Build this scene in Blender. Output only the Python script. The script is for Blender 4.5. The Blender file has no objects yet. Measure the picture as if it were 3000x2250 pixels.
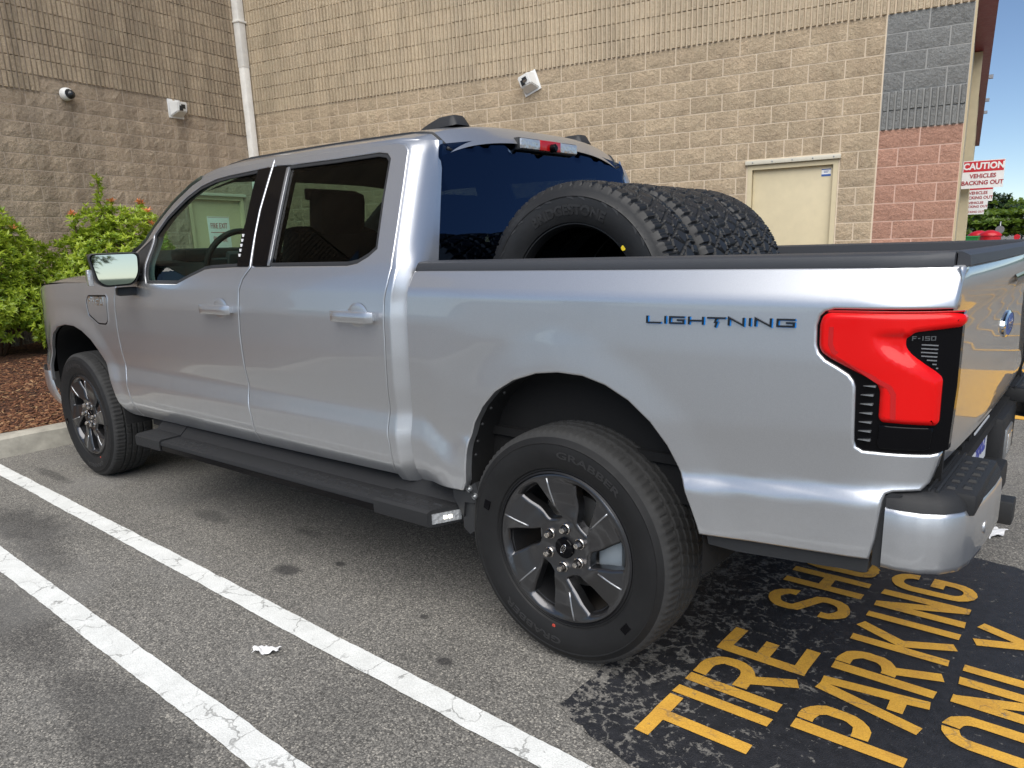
import bpy, bmesh, math, random
import numpy as np
from mathutils import Vector, Matrix
from mathutils.geometry import delaunay_2d_cdt

SC = bpy.context.scene
COL = SC.collection
R = math.radians

# ------------------------------------------------------------------ camera
cam_d = bpy.data.cameras.new('camera')
cam_d.sensor_width = 36.0
cam_d.lens = 25.883
cam_d.shift_x = -0.0094
cam_d.shift_y = 0.03607
cam_d.clip_start = 0.05
cam_d.clip_end = 6000
cam = bpy.data.objects.new('camera', cam_d)
COL.objects.link(cam)
_r = Vector((0.7771206, 0.62847556, -0.03319714))
_u = Vector((-0.12147426, 0.2015433, 0.97191785))
_f = Vector((-0.61751727, 0.75126478, -0.23296705))
cam.matrix_world = Matrix(((_r.x, _u.x, -_f.x, 1.3541), (_r.y, _u.y, -_f.y, -2.8133),
                           (_r.z, _u.z, -_f.z, 1.3977), (0, 0, 0, 1)))
SC.camera = cam

# ------------------------------------------------------------------ sky and sun (wide sun added as soft fill from behind the camera; no hard shadows)
SUN_EL, SUN_AZ = 52.0, (0.45, -0.75)       # direction on the ground towards the sun
w = bpy.data.worlds.new('World')
SC.world = w
w.use_nodes = True
nt = w.node_tree
for n in list(nt.nodes):
    nt.nodes.remove(n)
sky = nt.nodes.new('ShaderNodeTexSky')
sky.sky_type = 'NISHITA'
sky.sun_disc = False
sky.sun_elevation = R(SUN_EL)
sky.sun_rotation = math.atan2(SUN_AZ[0], SUN_AZ[1])
sky.altitude = 2500
sky.air_density = 1.0
sky.dust_density = 0.1
sky.ozone_density = 2.0
bg = nt.nodes.new('ShaderNodeBackground')
bg.inputs['Strength'].default_value = 0.055
wo = nt.nodes.new('ShaderNodeOutputWorld')
nt.links.new(sky.outputs[0], bg.inputs['Color'])
nt.links.new(bg.outputs[0], wo.inputs['Surface'])

sun_d = bpy.data.lights.new('sun', 'SUN')
sun_d.energy = 2.35
sun_d.angle = R(70)
sun_d.color = (1.0, 0.955, 0.88)
sun = bpy.data.objects.new('sun', sun_d)
COL.objects.link(sun)
_sd = Vector((SUN_AZ[0], SUN_AZ[1], 0)).normalized() * math.cos(R(SUN_EL)) + Vector((0, 0, math.sin(R(SUN_EL))))
sun.rotation_euler = (-_sd).to_track_quat('-Z', 'Y').to_euler()

vs = SC.view_settings
vs.view_transform = 'Standard'
vs.look = 'None'
vs.exposure = 1.07
vs.gamma = 1.0
vs.use_curve_mapping = False

rng = random.Random(7)
nrg = np.random.default_rng(7)

# ------------------------------------------------------------------ material helpers
MATS = {}
class NT:
    def __init__(s, name):
        s.m = bpy.data.materials.new(name); s.m.use_nodes = True
        s.t = s.m.node_tree; s.t.nodes.clear()
        s.out = s.t.nodes.new('ShaderNodeOutputMaterial')
        MATS[name] = s.m
    def n(s, typ, **kw):
        x = s.t.nodes.new(typ)
        for k, v in kw.items():
            if k.startswith('i_'):
                k = k[2:].replace('_', ' ')
                x.inputs[k].default_value = v
            else:
                setattr(x, k, v)
        return x
    def l(s, a, b): s.t.links.new(a, b)
    def noise(s, scale, detail=4, rough=.55, co=None, w=None):
        x = s.n('ShaderNodeTexNoise'); x.inputs['Scale'].default_value = scale
        x.inputs['Detail'].default_value = detail; x.inputs['Roughness'].default_value = rough
        if co is not None: s.l(co, x.inputs['Vector'])
        return x.outputs['Fac']
    def ramp(s, fac, stops, interp='LINEAR'):
        x = s.n('ShaderNodeValToRGB'); x.color_ramp.interpolation = interp
        el = x.color_ramp.elements
        while len(el) < len(stops): el.new(.5)
        for e, (p, c) in zip(el, stops):
            e.position = p; e.color = (c, c, c, 1) if not hasattr(c, '__len__') else (*c, 1)
        s.l(fac, x.inputs['Fac']); return x.outputs['Color']
    def mix(s, fac, a, b, mode='MIX'):
        x = s.n('ShaderNodeMix', data_type='RGBA', blend_type=mode)
        if isinstance(fac, (int, float)): x.inputs['Factor'].default_value = fac
        else: s.l(fac, x.inputs['Factor'])
        for q, i in ((a, 6), (b, 7)):
            if hasattr(q, 'is_linked') or hasattr(q, 'links'): s.l(q, x.inputs[i])
            else: x.inputs[i].default_value = (*q, 1)
        return x.outputs[2]
    def math(s, op, a, b=None, c=None, clamp=False):
        x = s.n('ShaderNodeMath', operation=op); x.use_clamp = clamp
        for i, q in enumerate((a, b, c)):
            if q is None: continue
            if isinstance(q, (int, float)): x.inputs[i].default_value = q
            else: s.l(q, x.inputs[i])
        return x.outputs[0]
    def bump(s, h, strength=.3, dist=.01, nrm=None):
        x = s.n('ShaderNodeBump'); x.inputs['Strength'].default_value = strength; x.inputs['Distance'].default_value = dist
        s.l(h, x.inputs['Height'])
        if nrm is not None: s.l(nrm, x.inputs['Normal'])
        return x.outputs['Normal']
    def co(s, which='Object'):
        return s.n('ShaderNodeTexCoord').outputs[which]
    def pos(s):
        return s.n('ShaderNodeNewGeometry').outputs['Position']
    def rnd(s):
        return s.n('ShaderNodeObjectInfo').outputs['Random']
    def bsdf(s, **kw):
        b = s.n('ShaderNodeBsdfPrincipled')
        for k, v in kw.items():
            k = k.replace('_', ' ')
            inp = b.inputs[k]
            if hasattr(v, 'links'): s.l(v, inp)
            else: inp.default_value = (*v, 1) if hasattr(v, '__len__') and len(v) == 3 and inp.type == 'RGBA' else v
        s.l(b.outputs[0], s.out.inputs['Surface'])
        return b

def plain(name, col, rough=.5, metal=0., coat=0., bumpscale=None, bumps=.1, spec=.5, var=0.):
    m = NT(name)
    kw = dict(Roughness=rough, Metallic=metal)
    if coat: kw.update(Coat_Weight=coat, Coat_Roughness=.04)
    b = m.bsdf(Base_Color=col, **kw)
    b.inputs['Specular IOR Level'].default_value = spec
    if bumpscale:
        m.l(m.bump(m.noise(bumpscale, 3, co=m.co()), bumps, .004), b.inputs['Normal'])
    if var:
        c = m.mix(m.ramp(m.noise(9, 5, co=m.co()), [(.3, 0), (.7, 1)]), tuple(x * (1 - var) for x in col), tuple(min(1, x * (1 + var)) for x in col))
        m.l(c, b.inputs['Base Color'])
        m.l(m.math('MULTIPLY_ADD', m.noise(25, 4, co=m.co()), .3, rough - .15), b.inputs['Roughness'])
    return m.m

# ------------------------------------------------------------------ mesh helpers
def tag(o, label=None, cat=None, group=None, kind=None):
    if label: o['label'] = label
    if cat: o['category'] = cat
    if group: o['group'] = group
    if kind: o['kind'] = kind
    return o

def mesh(name, v, f, mat=None, smooth=False, normals=None):
    me = bpy.data.meshes.new(name)
    me.from_pydata([tuple(map(float, q)) for q in v], [], [tuple(int(i) for i in q) for q in f])
    if mat is not None:
        for mm in (mat if isinstance(mat, (list, tuple)) else [mat]):
            me.materials.append(MATS[mm] if isinstance(mm, str) else mm)
    if smooth:
        me.polygons.foreach_set('use_smooth', [True] * len(me.polygons))
    me.update()
    if normals is not None:
        me.normals_split_custom_set_from_vertices([tuple(map(float, q)) for q in normals])
    return me

def obj(name, me, parent=None, loc=None, rotz=None, mw=None, **kw):
    o = bpy.data.objects.new(name, me); COL.objects.link(o)
    if mw is not None: o.matrix_world = mw
    if loc is not None: o.location = loc
    if rotz is not None: o.rotation_euler = (0, 0, rotz)
    if parent is not None: o.parent = parent
    tag(o, **kw); return o

def empty(name, loc=(0, 0, 0), rotz=0, **kw):
    return obj(name, None, None, loc, rotz, **kw)

class MB:
    """collects shapes into one mesh"""
    def __init__(s): s.v = []; s.f = []; s.mi = []
    def add(s, v, f, mi=0):
        b = len(s.v); s.v += [tuple(q) for q in v]; s.f += [tuple(i + b for i in q) for q in f]; s.mi += [mi] * len(f); return s
    def box(s, a, b, mi=0, bev=0.):
        (x0, y0, z0), (x1, y1, z1) = a, b
        if bev <= 0:
            v = [(x, y, z) for z in (z0, z1) for y in (y0, y1) for x in (x0, x1)]
            f = [(0, 2, 3, 1), (4, 5, 7, 6), (0, 1, 5, 4), (2, 6, 7, 3), (0, 4, 6, 2), (1, 3, 7, 5)]
            return s.add(v, f, mi)
        bm = bmesh.new(); bmesh.ops.create_cube(bm, size=1)
        for q in bm.verts: q.co = Vector(((x0 + x1) / 2 + q.co.x * (x1 - x0), (y0 + y1) / 2 + q.co.y * (y1 - y0), (z0 + z1) / 2 + q.co.z * (z1 - z0)))
        bmesh.ops.bevel(bm, geom=list(bm.edges), offset=bev, segments=2, profile=.6, affect='EDGES')
        s.addbm(bm, mi); return s
    def addbm(s, bm, mi=0):
        bm.verts.index_update()
        s.add([q.co[:] for q in bm.verts], [[q.index for q in p.verts] for p in bm.faces], mi); bm.free(); return s
    def tube(s, pts, r, n=10, mi=0, cap=True):
        pts = [Vector(p) for p in pts]; rings = []; b = len(s.v)
        rr = r if hasattr(r, '__len__') else [r] * len(pts)
        up = None
        for i, p in enumerate(pts):
            d = (pts[min(i + 1, len(pts) - 1)] - pts[max(i - 1, 0)]).normalized()
            if up is None:
                up = d.orthogonal().normalized()
            up = (up - d * up.dot(d)); up = up.normalized() if up.length > 1e-6 else d.orthogonal().normalized()
            sd = d.cross(up)
            for k in range(n):
                a = 2 * math.pi * k / n
                s.v.append(tuple(p + (up * math.cos(a) + sd * math.sin(a)) * rr[i]))
        for i in range(len(pts) - 1):
            for k in range(n):
                s.f.append((b + i * n + k, b + i * n + (k + 1) % n, b + (i + 1) * n + (k + 1) % n, b + (i + 1) * n + k)); s.mi.append(mi)
        if cap:
            s.f.append(tuple(b + k for k in range(n))[::-1]); s.mi.append(mi)
            s.f.append(tuple(b + (len(pts) - 1) * n + k for k in range(n))); s.mi.append(mi)
        return s
    def lathe(s, prof, n=48, axis='Y', c=(0, 0, 0), mi=0, closed=False):
        """prof = [(radius, along axis)]"""
        b = len(s.v)
        for k in range(n):
            a = 2 * math.pi * k / n; ca, sa = math.cos(a), math.sin(a)
            for r, t in prof:
                q = {'Y': (r * ca, t, r * sa), 'Z': (r * ca, r * sa, t), 'X': (t, r * ca, r * sa)}[axis]
                s.v.append((q[0] + c[0], q[1] + c[1], q[2] + c[2]))
        m = len(prof)
        for k in range(n):
            k2 = (k + 1) % n
            for j in range(m - 1 if not closed else m):
                j2 = (j + 1) % m
                fa = (b + k * m + j, b + k * m + j2, b + k2 * m + j2, b + k2 * m + j)
                s.f.append(fa if axis != 'Y' else fa[::-1]); s.mi.append(mi)
        return s
    def prism(s, poly, y0, y1, plane='XZ', mi=0):
        """poly 2D extruded between y0 and y1"""
        n = len(poly)
        def P(a, b, t): return {'XZ': (a, t, b), 'XY': (a, b, t), 'YZ': (t, a, b)}[plane]
        v = [P(a, b, y0) for a, b in poly] + [P(a, b, y1) for a, b in poly]
        f = [tuple(range(n)), tuple(range(2 * n - 1, n - 1, -1))] + [(i, i + n, (i + 1) % n + n, (i + 1) % n) for i in range(n)]
        return s.add(v, f, mi)
    def mesh(s, name, mat, smooth=False, fixn=True, auto=None):
        me = mesh(name, s.v, s.f, mat, smooth)
        if isinstance(mat, (list, tuple)) and len(mat) > 1: me.polygons.foreach_set('material_index', s.mi)
        if fixn:
            bm = bmesh.new(); bm.from_mesh(me); bmesh.ops.recalc_face_normals(bm, faces=list(bm.faces))
            if auto is not None:
                for ed in bm.edges:
                    if len(ed.link_faces) == 2 and ed.calc_face_angle(0) > auto: ed.smooth = False
                for fc in bm.faces: fc.smooth = True
            bm.to_mesh(me); bm.free()
        return me

def grid(nu, nv, fn):
    v = [fn(i / (nu - 1), j / (nv - 1)) for i in range(nu) for j in range(nv)]
    f = [(i * nv + j, (i + 1) * nv + j, (i + 1) * nv + j + 1, i * nv + j + 1) for i in range(nu - 1) for j in range(nv - 1)]
    return v, f

def inpoly(px, py, poly):
    px = np.asarray(px); py = np.asarray(py); c = np.zeros(px.shape, bool); n = len(poly)
    for i in range(n):
        x0, y0 = poly[i]; x1, y1 = poly[(i + 1) % n]
        if y0 == y1: continue
        t = ((y0 > py) != (y1 > py)) & (px < (x1 - x0) * (py - y0) / (y1 - y0) + x0); c ^= t
    return c

def resample(poly, step, closed=True, smooth=0):
    P = [np.array(q, float) for q in poly]; out = []
    n = len(P)
    for i in range(n if closed else n - 1):
        a, b = P[i], P[(i + 1) % n]; k = max(1, int(math.ceil(np.linalg.norm(b - a) / step)))
        for j in range(k): out.append(a + (b - a) * j / k)
    if not closed: out.append(P[-1])
    return out

def round_poly(poly, rad=.02, seg=4):
    """round the corners of a closed polygon"""
    out = []; n = len(poly)
    for i in range(n):
        p0, p, p1 = (np.array(poly[k % n], float) for k in (i - 1, i, i + 1))
        a = p0 - p; b = p1 - p; la, lb = np.linalg.norm(a), np.linalg.norm(b)
        r = min(rad, la * .45, lb * .45)
        A = p + a / la * r; B = p + b / lb * r
        for k in range(seg + 1):
            t = k / seg; out.append(tuple((1 - t) ** 2 * A + 2 * t * (1 - t) * p + t * t * B))
    return out

def area2(poly):
    return sum(poly[i][0] * poly[(i + 1) % len(poly)][1] - poly[(i + 1) % len(poly)][0] * poly[i][1] for i in range(len(poly))) / 2

def inset(loop, d):
    """move every point of a CCW loop inwards by d"""
    n = len(loop); out = []
    for i in range(n):
        p0, p, p1 = loop[i - 1], loop[i], loop[(i + 1) % n]
        a = p - p0; b = p1 - p
        na = np.array([-a[1], a[0]]) / (np.linalg.norm(a) + 1e-12); nb = np.array([-b[1], b[0]]) / (np.linalg.norm(b) + 1e-12)
        m = na + nb; L = np.linalg.norm(m); m = m / (L + 1e-9)
        out.append(p + m * d / max(.5, float(m @ na)))
    return out

def tri2d(loops, step, holes=()):
    """triangulate the inside of loops[0] minus holes with inner grid points; returns 2D verts, tris"""
    pts = []; edges = []
    allp = [loops] + list(holes)
    for lp in allp:
        b = len(pts); pts += [tuple(q) for q in lp]
        edges += [(b + i, b + (i + 1) % len(lp)) for i in range(len(lp))]
    P = np.array(pts)
    x0, z0 = P.min(0); x1, z1 = P.max(0)
    if step:
        gx, gz = np.meshgrid(np.arange(x0 + step * .5, x1, step), np.arange(z0 + step * .5, z1, step))
        gx[1::2] += step * .25
        gx = gx.ravel(); gz = gz.ravel()
        ok = inpoly(gx, gz, loops)
        for h in holes: ok &= ~inpoly(gx, gz, h)
        gx, gz = gx[ok], gz[ok]
        dmin = np.full(gx.shape, 9.)
        for q in pts: dmin = np.minimum(dmin, np.hypot(gx - q[0], gz - q[1]))
        ok = dmin > step * .55
        pts = pts + list(zip(gx[ok], gz[ok]))
    vo, eo, fo, *_ = delaunay_2d_cdt([Vector(map(float, q)) for q in pts], edges, [], 0, 1e-6)
    V = np.array([q[:] for q in vo]); F = np.array(fo)
    c = V[F].mean(1); ok = inpoly(c[:, 0], c[:, 1], loops)
    for h in holes: ok &= ~inpoly(c[:, 0], c[:, 1], h)
    return V, F[ok]

def surf_normal(Y, x, z, side):
    e = .002
    dx = (Y(x + e, z) - Y(x - e, z)) / (2 * e); dz = (Y(x, z + e) - Y(x, z - e)) / (2 * e)
    n = np.stack([dx, -np.ones_like(dx), dz], 1)      # for the left side (outward -y)
    n /= np.linalg.norm(n, axis=1)[:, None]
    if side > 0: n[:, 1] *= -1
    return n

def panel(name, outline, Y, mat, parent, holes=(), step=.02, edge=.004, flange=.018, side=-1, off=0., flat_edge=False, drop=None):
    """sheet-metal panel over the height field y=Y(x,z) (left side); side=+1 mirrors it to the right"""
    drop = edge * .8 if drop is None else drop
    def prep(lp, ccw):
        lp = [tuple(q) for q in lp]
        if (area2(lp) > 0) != ccw: lp = lp[::-1]
        return resample(lp, step)
    outer = prep(outline, True); hs = [prep(h, False) for h in holes]
    rings = [outer] + hs; ins = [inset(q, edge) for q in rings]
    V, F = tri2d(ins[0], step, ins[1:])
    x, z = V[:, 0], V[:, 1]; y = Y(x, z) + off
    verts = [np.stack([x, y, z], 1)]; nrm = [surf_normal(Y, x, z, -1)]
    faces = [tuple(q) for q in F]
    # orient triangles so that the outside (-y) is the front
    a = V[F[:, 1]] - V[F[:, 0]]; b = V[F[:, 2]] - V[F[:, 0]]
    cr = a[:, 0] * b[:, 1] - a[:, 1] * b[:, 0]
    faces = [tuple(q) if c > 0 else tuple(q[::-1]) for q, c in zip(F, cr)]
    base = len(V)
    for lp, il in zip(rings, ins):
        n = len(lp); L = np.array(lp); I = np.array(il)
        o = L - I; o /= (np.linalg.norm(o, axis=1)[:, None] + 1e-9)
        yi = Y(I[:, 0], I[:, 1]) + off; yo = Y(L[:, 0], L[:, 1]) + off + drop
        ns = surf_normal(Y, I[:, 0], I[:, 1], -1); no = ns * .6 + np.stack([o[:, 0], 0 * o[:, 0], o[:, 1]], 1) * .8
        no /= np.linalg.norm(no, axis=1)[:, None]
        nf = np.stack([o[:, 0], 0 * o[:, 0], o[:, 1]], 1)
        verts += [np.stack([I[:, 0], yi, I[:, 1]], 1), np.stack([L[:, 0], yo, L[:, 1]], 1), np.stack([L[:, 0], yo, L[:, 1]], 1), np.stack([L[:, 0], yo + flange, L[:, 1]], 1)]
        nrm += [ns, no, nf, nf]
        for i in range(n):
            j = (i + 1) % n
            faces.append((base + i, base + n + i, base + n + j, base + j))
            faces.append((base + 2 * n + i, base + 3 * n + i, base + 3 * n + j, base + 2 * n + j))
        base += 4 * n
    v = np.concatenate(verts); nn = np.concatenate(nrm)
    if side > 0:
        v[:, 1] *= -1; nn[:, 1] *= -1; faces = [q[::-1] for q in faces]
    me = mesh(name, v, faces, mat, True, nn)
    return obj(name, me, parent)

# ------------------------------------------------------------------ lettering
def text2d(txt, size=1., bold=0., space=1.):
    """flat glyph mesh of a string: verts (n,2), faces"""
    cu = bpy.data.curves.new('txt', 'FONT'); cu.body = txt; cu.size = size; cu.offset = bold; cu.space_character = space
    cu.resolution_u = 3; cu.align_x = 'CENTER'; cu.align_y = 'CENTER'
    o = bpy.data.objects.new('txt', cu); COL.objects.link(o)
    dg = bpy.context.evaluated_depsgraph_get(); me = bpy.data.meshes.new_from_object(o.evaluated_get(dg))
    v = np.array([q.co[:2] for q in me.vertices]); f = [tuple(p.vertices) for p in me.polygons]
    bpy.data.objects.remove(o); bpy.data.curves.remove(cu); bpy.data.meshes.remove(me)
    return v, f

def union2d(polys):
    pts = []; faces = []
    for q in polys:
        b = len(pts); q = [tuple(map(float, k)) for k in q]
        if area2(q) < 0: q = q[::-1]
        pts += q; faces.append(list(range(b, b + len(q))))
    edges = [(q[i], q[(i + 1) % len(q)]) for q in faces for i in range(len(q))]
    vo, eo, fo, *_ = delaunay_2d_cdt([Vector(q) for q in pts], edges, [], 0, 1e-6)
    V = np.array([q[:] for q in vo]); F = np.array([q for q in fo if len(q) == 3])
    c = V[F].mean(1); ok = np.zeros(len(F), bool)
    for q in faces: ok |= inpoly(c[:, 0], c[:, 1], [pts[i] for i in q])
    F = F[ok]; a = V[F[:, 1]] - V[F[:, 0]]; b = V[F[:, 2]] - V[F[:, 0]]; cr = a[:, 0] * b[:, 1] - a[:, 1] * b[:, 0]
    F = [tuple(int(i) for i in (q if k > 0 else q[::-1])) for q, k in zip(F, cr) if abs(k) > 1e-10]
    used = sorted({i for q in F for i in q}); mp = {i: j for j, i in enumerate(used)}
    return V[used], [tuple(mp[i] for i in q) for q in F]

def extrude2d(V, F, t):
    """2D faces -> solid with front at 0 and back at t (third coordinate)"""
    n = len(V); v = [(a, b, 0.) for a, b in V] + [(a, b, t) for a, b in V]
    f = [tuple(q) for q in F] + [tuple(i + n for i in q[::-1]) for q in F]
    cnt = {}
    for q in F:
        for i in range(len(q)):
            e = (q[i], q[(i + 1) % len(q)]); cnt[e] = 1
    for (a, b) in cnt:
        if (b, a) not in cnt: f.append((a, a + n, b + n, b))
    return v, f

def arc(cx, cy, rx, ry, a0, a1, n=8):
    return [(cx + rx * math.cos(R(a0 + (a1 - a0) * i / n)), cy + ry * math.sin(R(a0 + (a1 - a0) * i / n))) for i in range(n + 1)]

def stroke(pl, w):
    """polyline with thickness w -> list of quads (mitred pieces overlap; union afterwards)"""
    P = [np.array(q, float) for q in pl]; L = []; Rr = []
    for i in range(len(P)):
        d0 = P[i] - P[i - 1] if i > 0 else P[1] - P[0]
        d1 = P[i + 1] - P[i] if i < len(P) - 1 else d0
        if i == 0: d0 = d1
        n0 = np.array([-d0[1], d0[0]]) / np.linalg.norm(d0); n1 = np.array([-d1[1], d1[0]]) / np.linalg.norm(d1)
        m = n0 + n1; m = m / np.linalg.norm(m); k = w / 2 / max(.45, float(m @ n0))
        L.append(P[i] + m * k); Rr.append(P[i] - m * k)
    return [[L[i], L[i + 1], Rr[i + 1], Rr[i]] for i in range(len(P) - 1)]

# ================================================================== MATERIALS OF THE PLACE
def asphalt_nodes(m, worn=None):
    co = m.pos()
    vor = m.n('ShaderNodeTexVoronoi'); vor.inputs['Scale'].default_value = 190; m.l(co, vor.inputs['Vector'])
    stone = m.ramp(m.n_sep(vor.outputs['Color']), [(0, (.098, .094, .086)), (.35, (.160, .153, .140)), (.7, (.237, .226, .205)), (.93, (.345, .325, .29)), (1, (.49, .46, .40))])
    gap = m.ramp(vor.outputs['Distance'], [(.0, 1), (.55, .9), (.9, .4)])
    c = m.mix(1.0, stone, gap, 'MULTIPLY')
    fine = m.ramp(m.noise(420, 2, .6, co), [(.35, .72), (.7, 1.25)])
    c = m.mix(1.0, c, fine, 'MULTIPLY')
    big = m.ramp(m.noise(.9, 5, .6, co), [(.3, .82), (.5, 1.0), (.7, 1.10)])
    c = m.mix(1.0, c, big, 'MULTIPLY')
    st = m.ramp(m.noise(3.1, 5, .65, co), [(.62, 0), (.72, 1)])
    c = m.mix(m.math('MULTIPLY', st, .2), c, (.028, .027, .027))
    h = m.math('SUBTRACT', m.noise(300, 3, .6, co), m.math('MULTIPLY', vor.outputs['Distance'], .9))
    return co, c, h
def n_sep(s, col):
    x = s.n('ShaderNodeSeparateColor'); s.l(col, x.inputs[0]); return x.outputs[0]
NT.n_sep = n_sep

# oil and damp stains with a place of their own: (x, y, rx, ry, strength)
STAINS = [(-1.45, -1.11, .075, .05, .75), (-3.15, -1.62, .42, .15, .55), (-2.6, -1.70, .34, .09, .4), (-1.9, -2.05, .5, .13, .42), (-.95, -2.08, .42, .12, .45),
          (-4.1, -1.15, .30, .04, .5), (-2.4, -.95, .16, .05, .5), (-1.75, -.78, .1, .03, .4), (-.33, -1.23, .03, .02, .8), (-1.3, -.93, .03, .02, .8), (-.62, -1.05, .02, .015, .8)]
def make_asphalt():
    m = NT('asphalt')
    co, c, h = asphalt_nodes(m)
    sep = m.n('ShaderNodeSeparateXYZ'); m.l(co, sep.inputs[0])
    wob = m.noise(7, 4, .6, co); wob2 = m.noise(5.3, 4, .6, co)
    tot = None
    for x, y, rx, ry, k in STAINS:
        a = m.math('DIVIDE', m.math('SUBTRACT', sep.outputs[0], x), rx); b = m.math('DIVIDE', m.math('SUBTRACT', sep.outputs[1], y), ry)
        d = m.math('SQRT', m.math('ADD', m.math('MULTIPLY', a, a), m.math('MULTIPLY', b, b)))
        d = m.math('ADD', d, m.math('MULTIPLY', m.math('SUBTRACT', wob, .5), 1.6))
        q = m.math('MULTIPLY', m.math('SUBTRACT', 1.25, d, clamp=True), k * 1.6, clamp=True)
        q = m.math('MINIMUM', q, k)
        tot = q if tot is None else m.math('MAXIMUM', tot, q)
    c = m.mix(tot, c, (.022, .021, .022))
    # a lighter dried patch near the lines
    lp = m.ramp(m.noise(1.3, 3, .5, co), [(.52, 0), (.66, .35)])
    c = m.mix(lp, c, (.20, .195, .185))
    b = m.bsdf(Base_Color=c, Roughness=.85)
    m.l(m.bump(h, .40, .005), b.inputs['Normal'])
make_asphalt()

def make_seal():
    m = NT('sealcoat')
    co, c, h = asphalt_nodes(m)
    warp = m.n('ShaderNodeVectorMath', operation='ADD'); nz = m.n('ShaderNodeTexNoise'); nz.inputs['Scale'].default_value = 6; nz.inputs['Detail'].default_value = 4
    m.l(co, nz.inputs['Vector']); sc = m.n('ShaderNodeVectorMath', operation='SCALE'); sc.inputs['Scale'].default_value = .12
    m.l(nz.outputs['Color'], sc.inputs[0]); m.l(co, warp.inputs[0]); m.l(sc.outputs[0], warp.inputs[1])
    a = m.noise(16, 9, .74, warp.outputs[0])
    v = m.n('ShaderNodeTexVoronoi', feature='DISTANCE_TO_EDGE'); v.inputs['Scale'].default_value = 17; m.l(warp.outputs[0], v.inputs['Vector'])
    e1 = m.ramp(v.outputs['Distance'], [(.0, 1), (.05, .55), (.16, 0)])
    fine = m.noise(55, 5, .7, co)
    # worn most towards the wheel track, solid away from it
    sep = m.n('ShaderNodeSeparateXYZ'); m.l(co, sep.inputs[0])
    dx = m.math('MULTIPLY', m.math('SUBTRACT', 1.0, m.math('DIVIDE', m.math('SUBTRACT', sep.outputs[0], .1), 1.0), clamp=True), .17)
    w = m.math('ADD', m.math('MULTIPLY', a, .9), m.math('ADD', m.math('MULTIPLY', e1, .11), m.math('ADD', dx, m.math('MULTIPLY', m.math('SUBTRACT', fine, .5), .62))))
    wear = m.ramp(w, [(.64, 0), (.69, .75), (.78, 1)])
    black = m.mix(m.ramp(m.noise(30, 4, .6, co), [(.3, 0), (.7, 1)]), (.011, .012, .015), (.024, .025, .030))
    grey = m.mix(.55, c, (.17, .16, .145))
    col = m.mix(wear, black, grey)
    b = m.bsdf(Base_Color=col)
    m.l(m.math('MULTIPLY_ADD', wear, .3, .55), b.inputs['Roughness'])
    hh = m.math('SUBTRACT', m.math('MULTIPLY', h, .5), m.math('MULTIPLY', wear, .6))
    m.l(m.bump(hh, .5, .005), b.inputs['Normal'])
make_seal()

def make_paint_mark(name, colA, colB, wearlo=.62, soft=.05, crack=1.0):
    m = NT(name)
    co, c, h = asphalt_nodes(m)
    a = m.noise(16, 8, .7, co); f = m.noise(120, 4, .7, co)
    v = m.n('ShaderNodeTexVoronoi', feature='DISTANCE_TO_EDGE'); v.inputs['Scale'].default_value = 6.5
    wp = m.n('ShaderNodeVectorMath', operation='ADD'); nz = m.n('ShaderNodeTexNoise'); nz.inputs['Scale'].default_value = 18; nz.inputs['Detail'].default_value = 5
    m.l(co, nz.inputs['Vector']); sc = m.n('ShaderNodeVectorMath', operation='SCALE'); sc.inputs['Scale'].default_value = .09
    m.l(nz.outputs['Color'], sc.inputs[0]); m.l(co, wp.inputs[0]); m.l(sc.outputs[0], wp.inputs[1]); m.l(wp.outputs[0], v.inputs['Vector'])
    cr = m.ramp(v.outputs['Distance'], [(.0, 1), (.012, .8), (.022, 0)])
    cr = m.math('MULTIPLY', cr, m.ramp(m.noise(5, 3, .5, co), [(.42, 0), (.56, crack)]))
    w = m.math('ADD', m.math('MULTIPLY', a, .72), m.math('MULTIPLY', f, .28))
    wear = m.math('MAXIMUM', m.ramp(w, [(wearlo, 0), (wearlo + soft, 1)]), cr)
    col = m.mix(m.ramp(m.noise(10, 6, .65, co), [(.3, 0), (.75, 1)]), colA, colB)
    dirt = m.ramp(m.noise(200, 3, .6, co), [(.25, .78), (.6, 1.04)])
    col = m.mix(1.0, col, dirt, 'MULTIPLY')
    dark = m.mix(.5, c, (.03, .03, .03))
    b = m.bsdf(Base_Color=m.mix(wear, col, dark), Roughness=.7)
    m.l(m.bump(m.math('SUBTRACT', m.math('MULTIPLY', h, .6), wear), .35, .004), b.inputs['Normal'])
make_paint_mark('white_paint', (.78, .79, .77), (.62, .63, .61), .63, .05, .6)
make_paint_mark('yellow_paint', (.72, .40, .05), (.55, .29, .045), .60, .06, .45)

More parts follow.
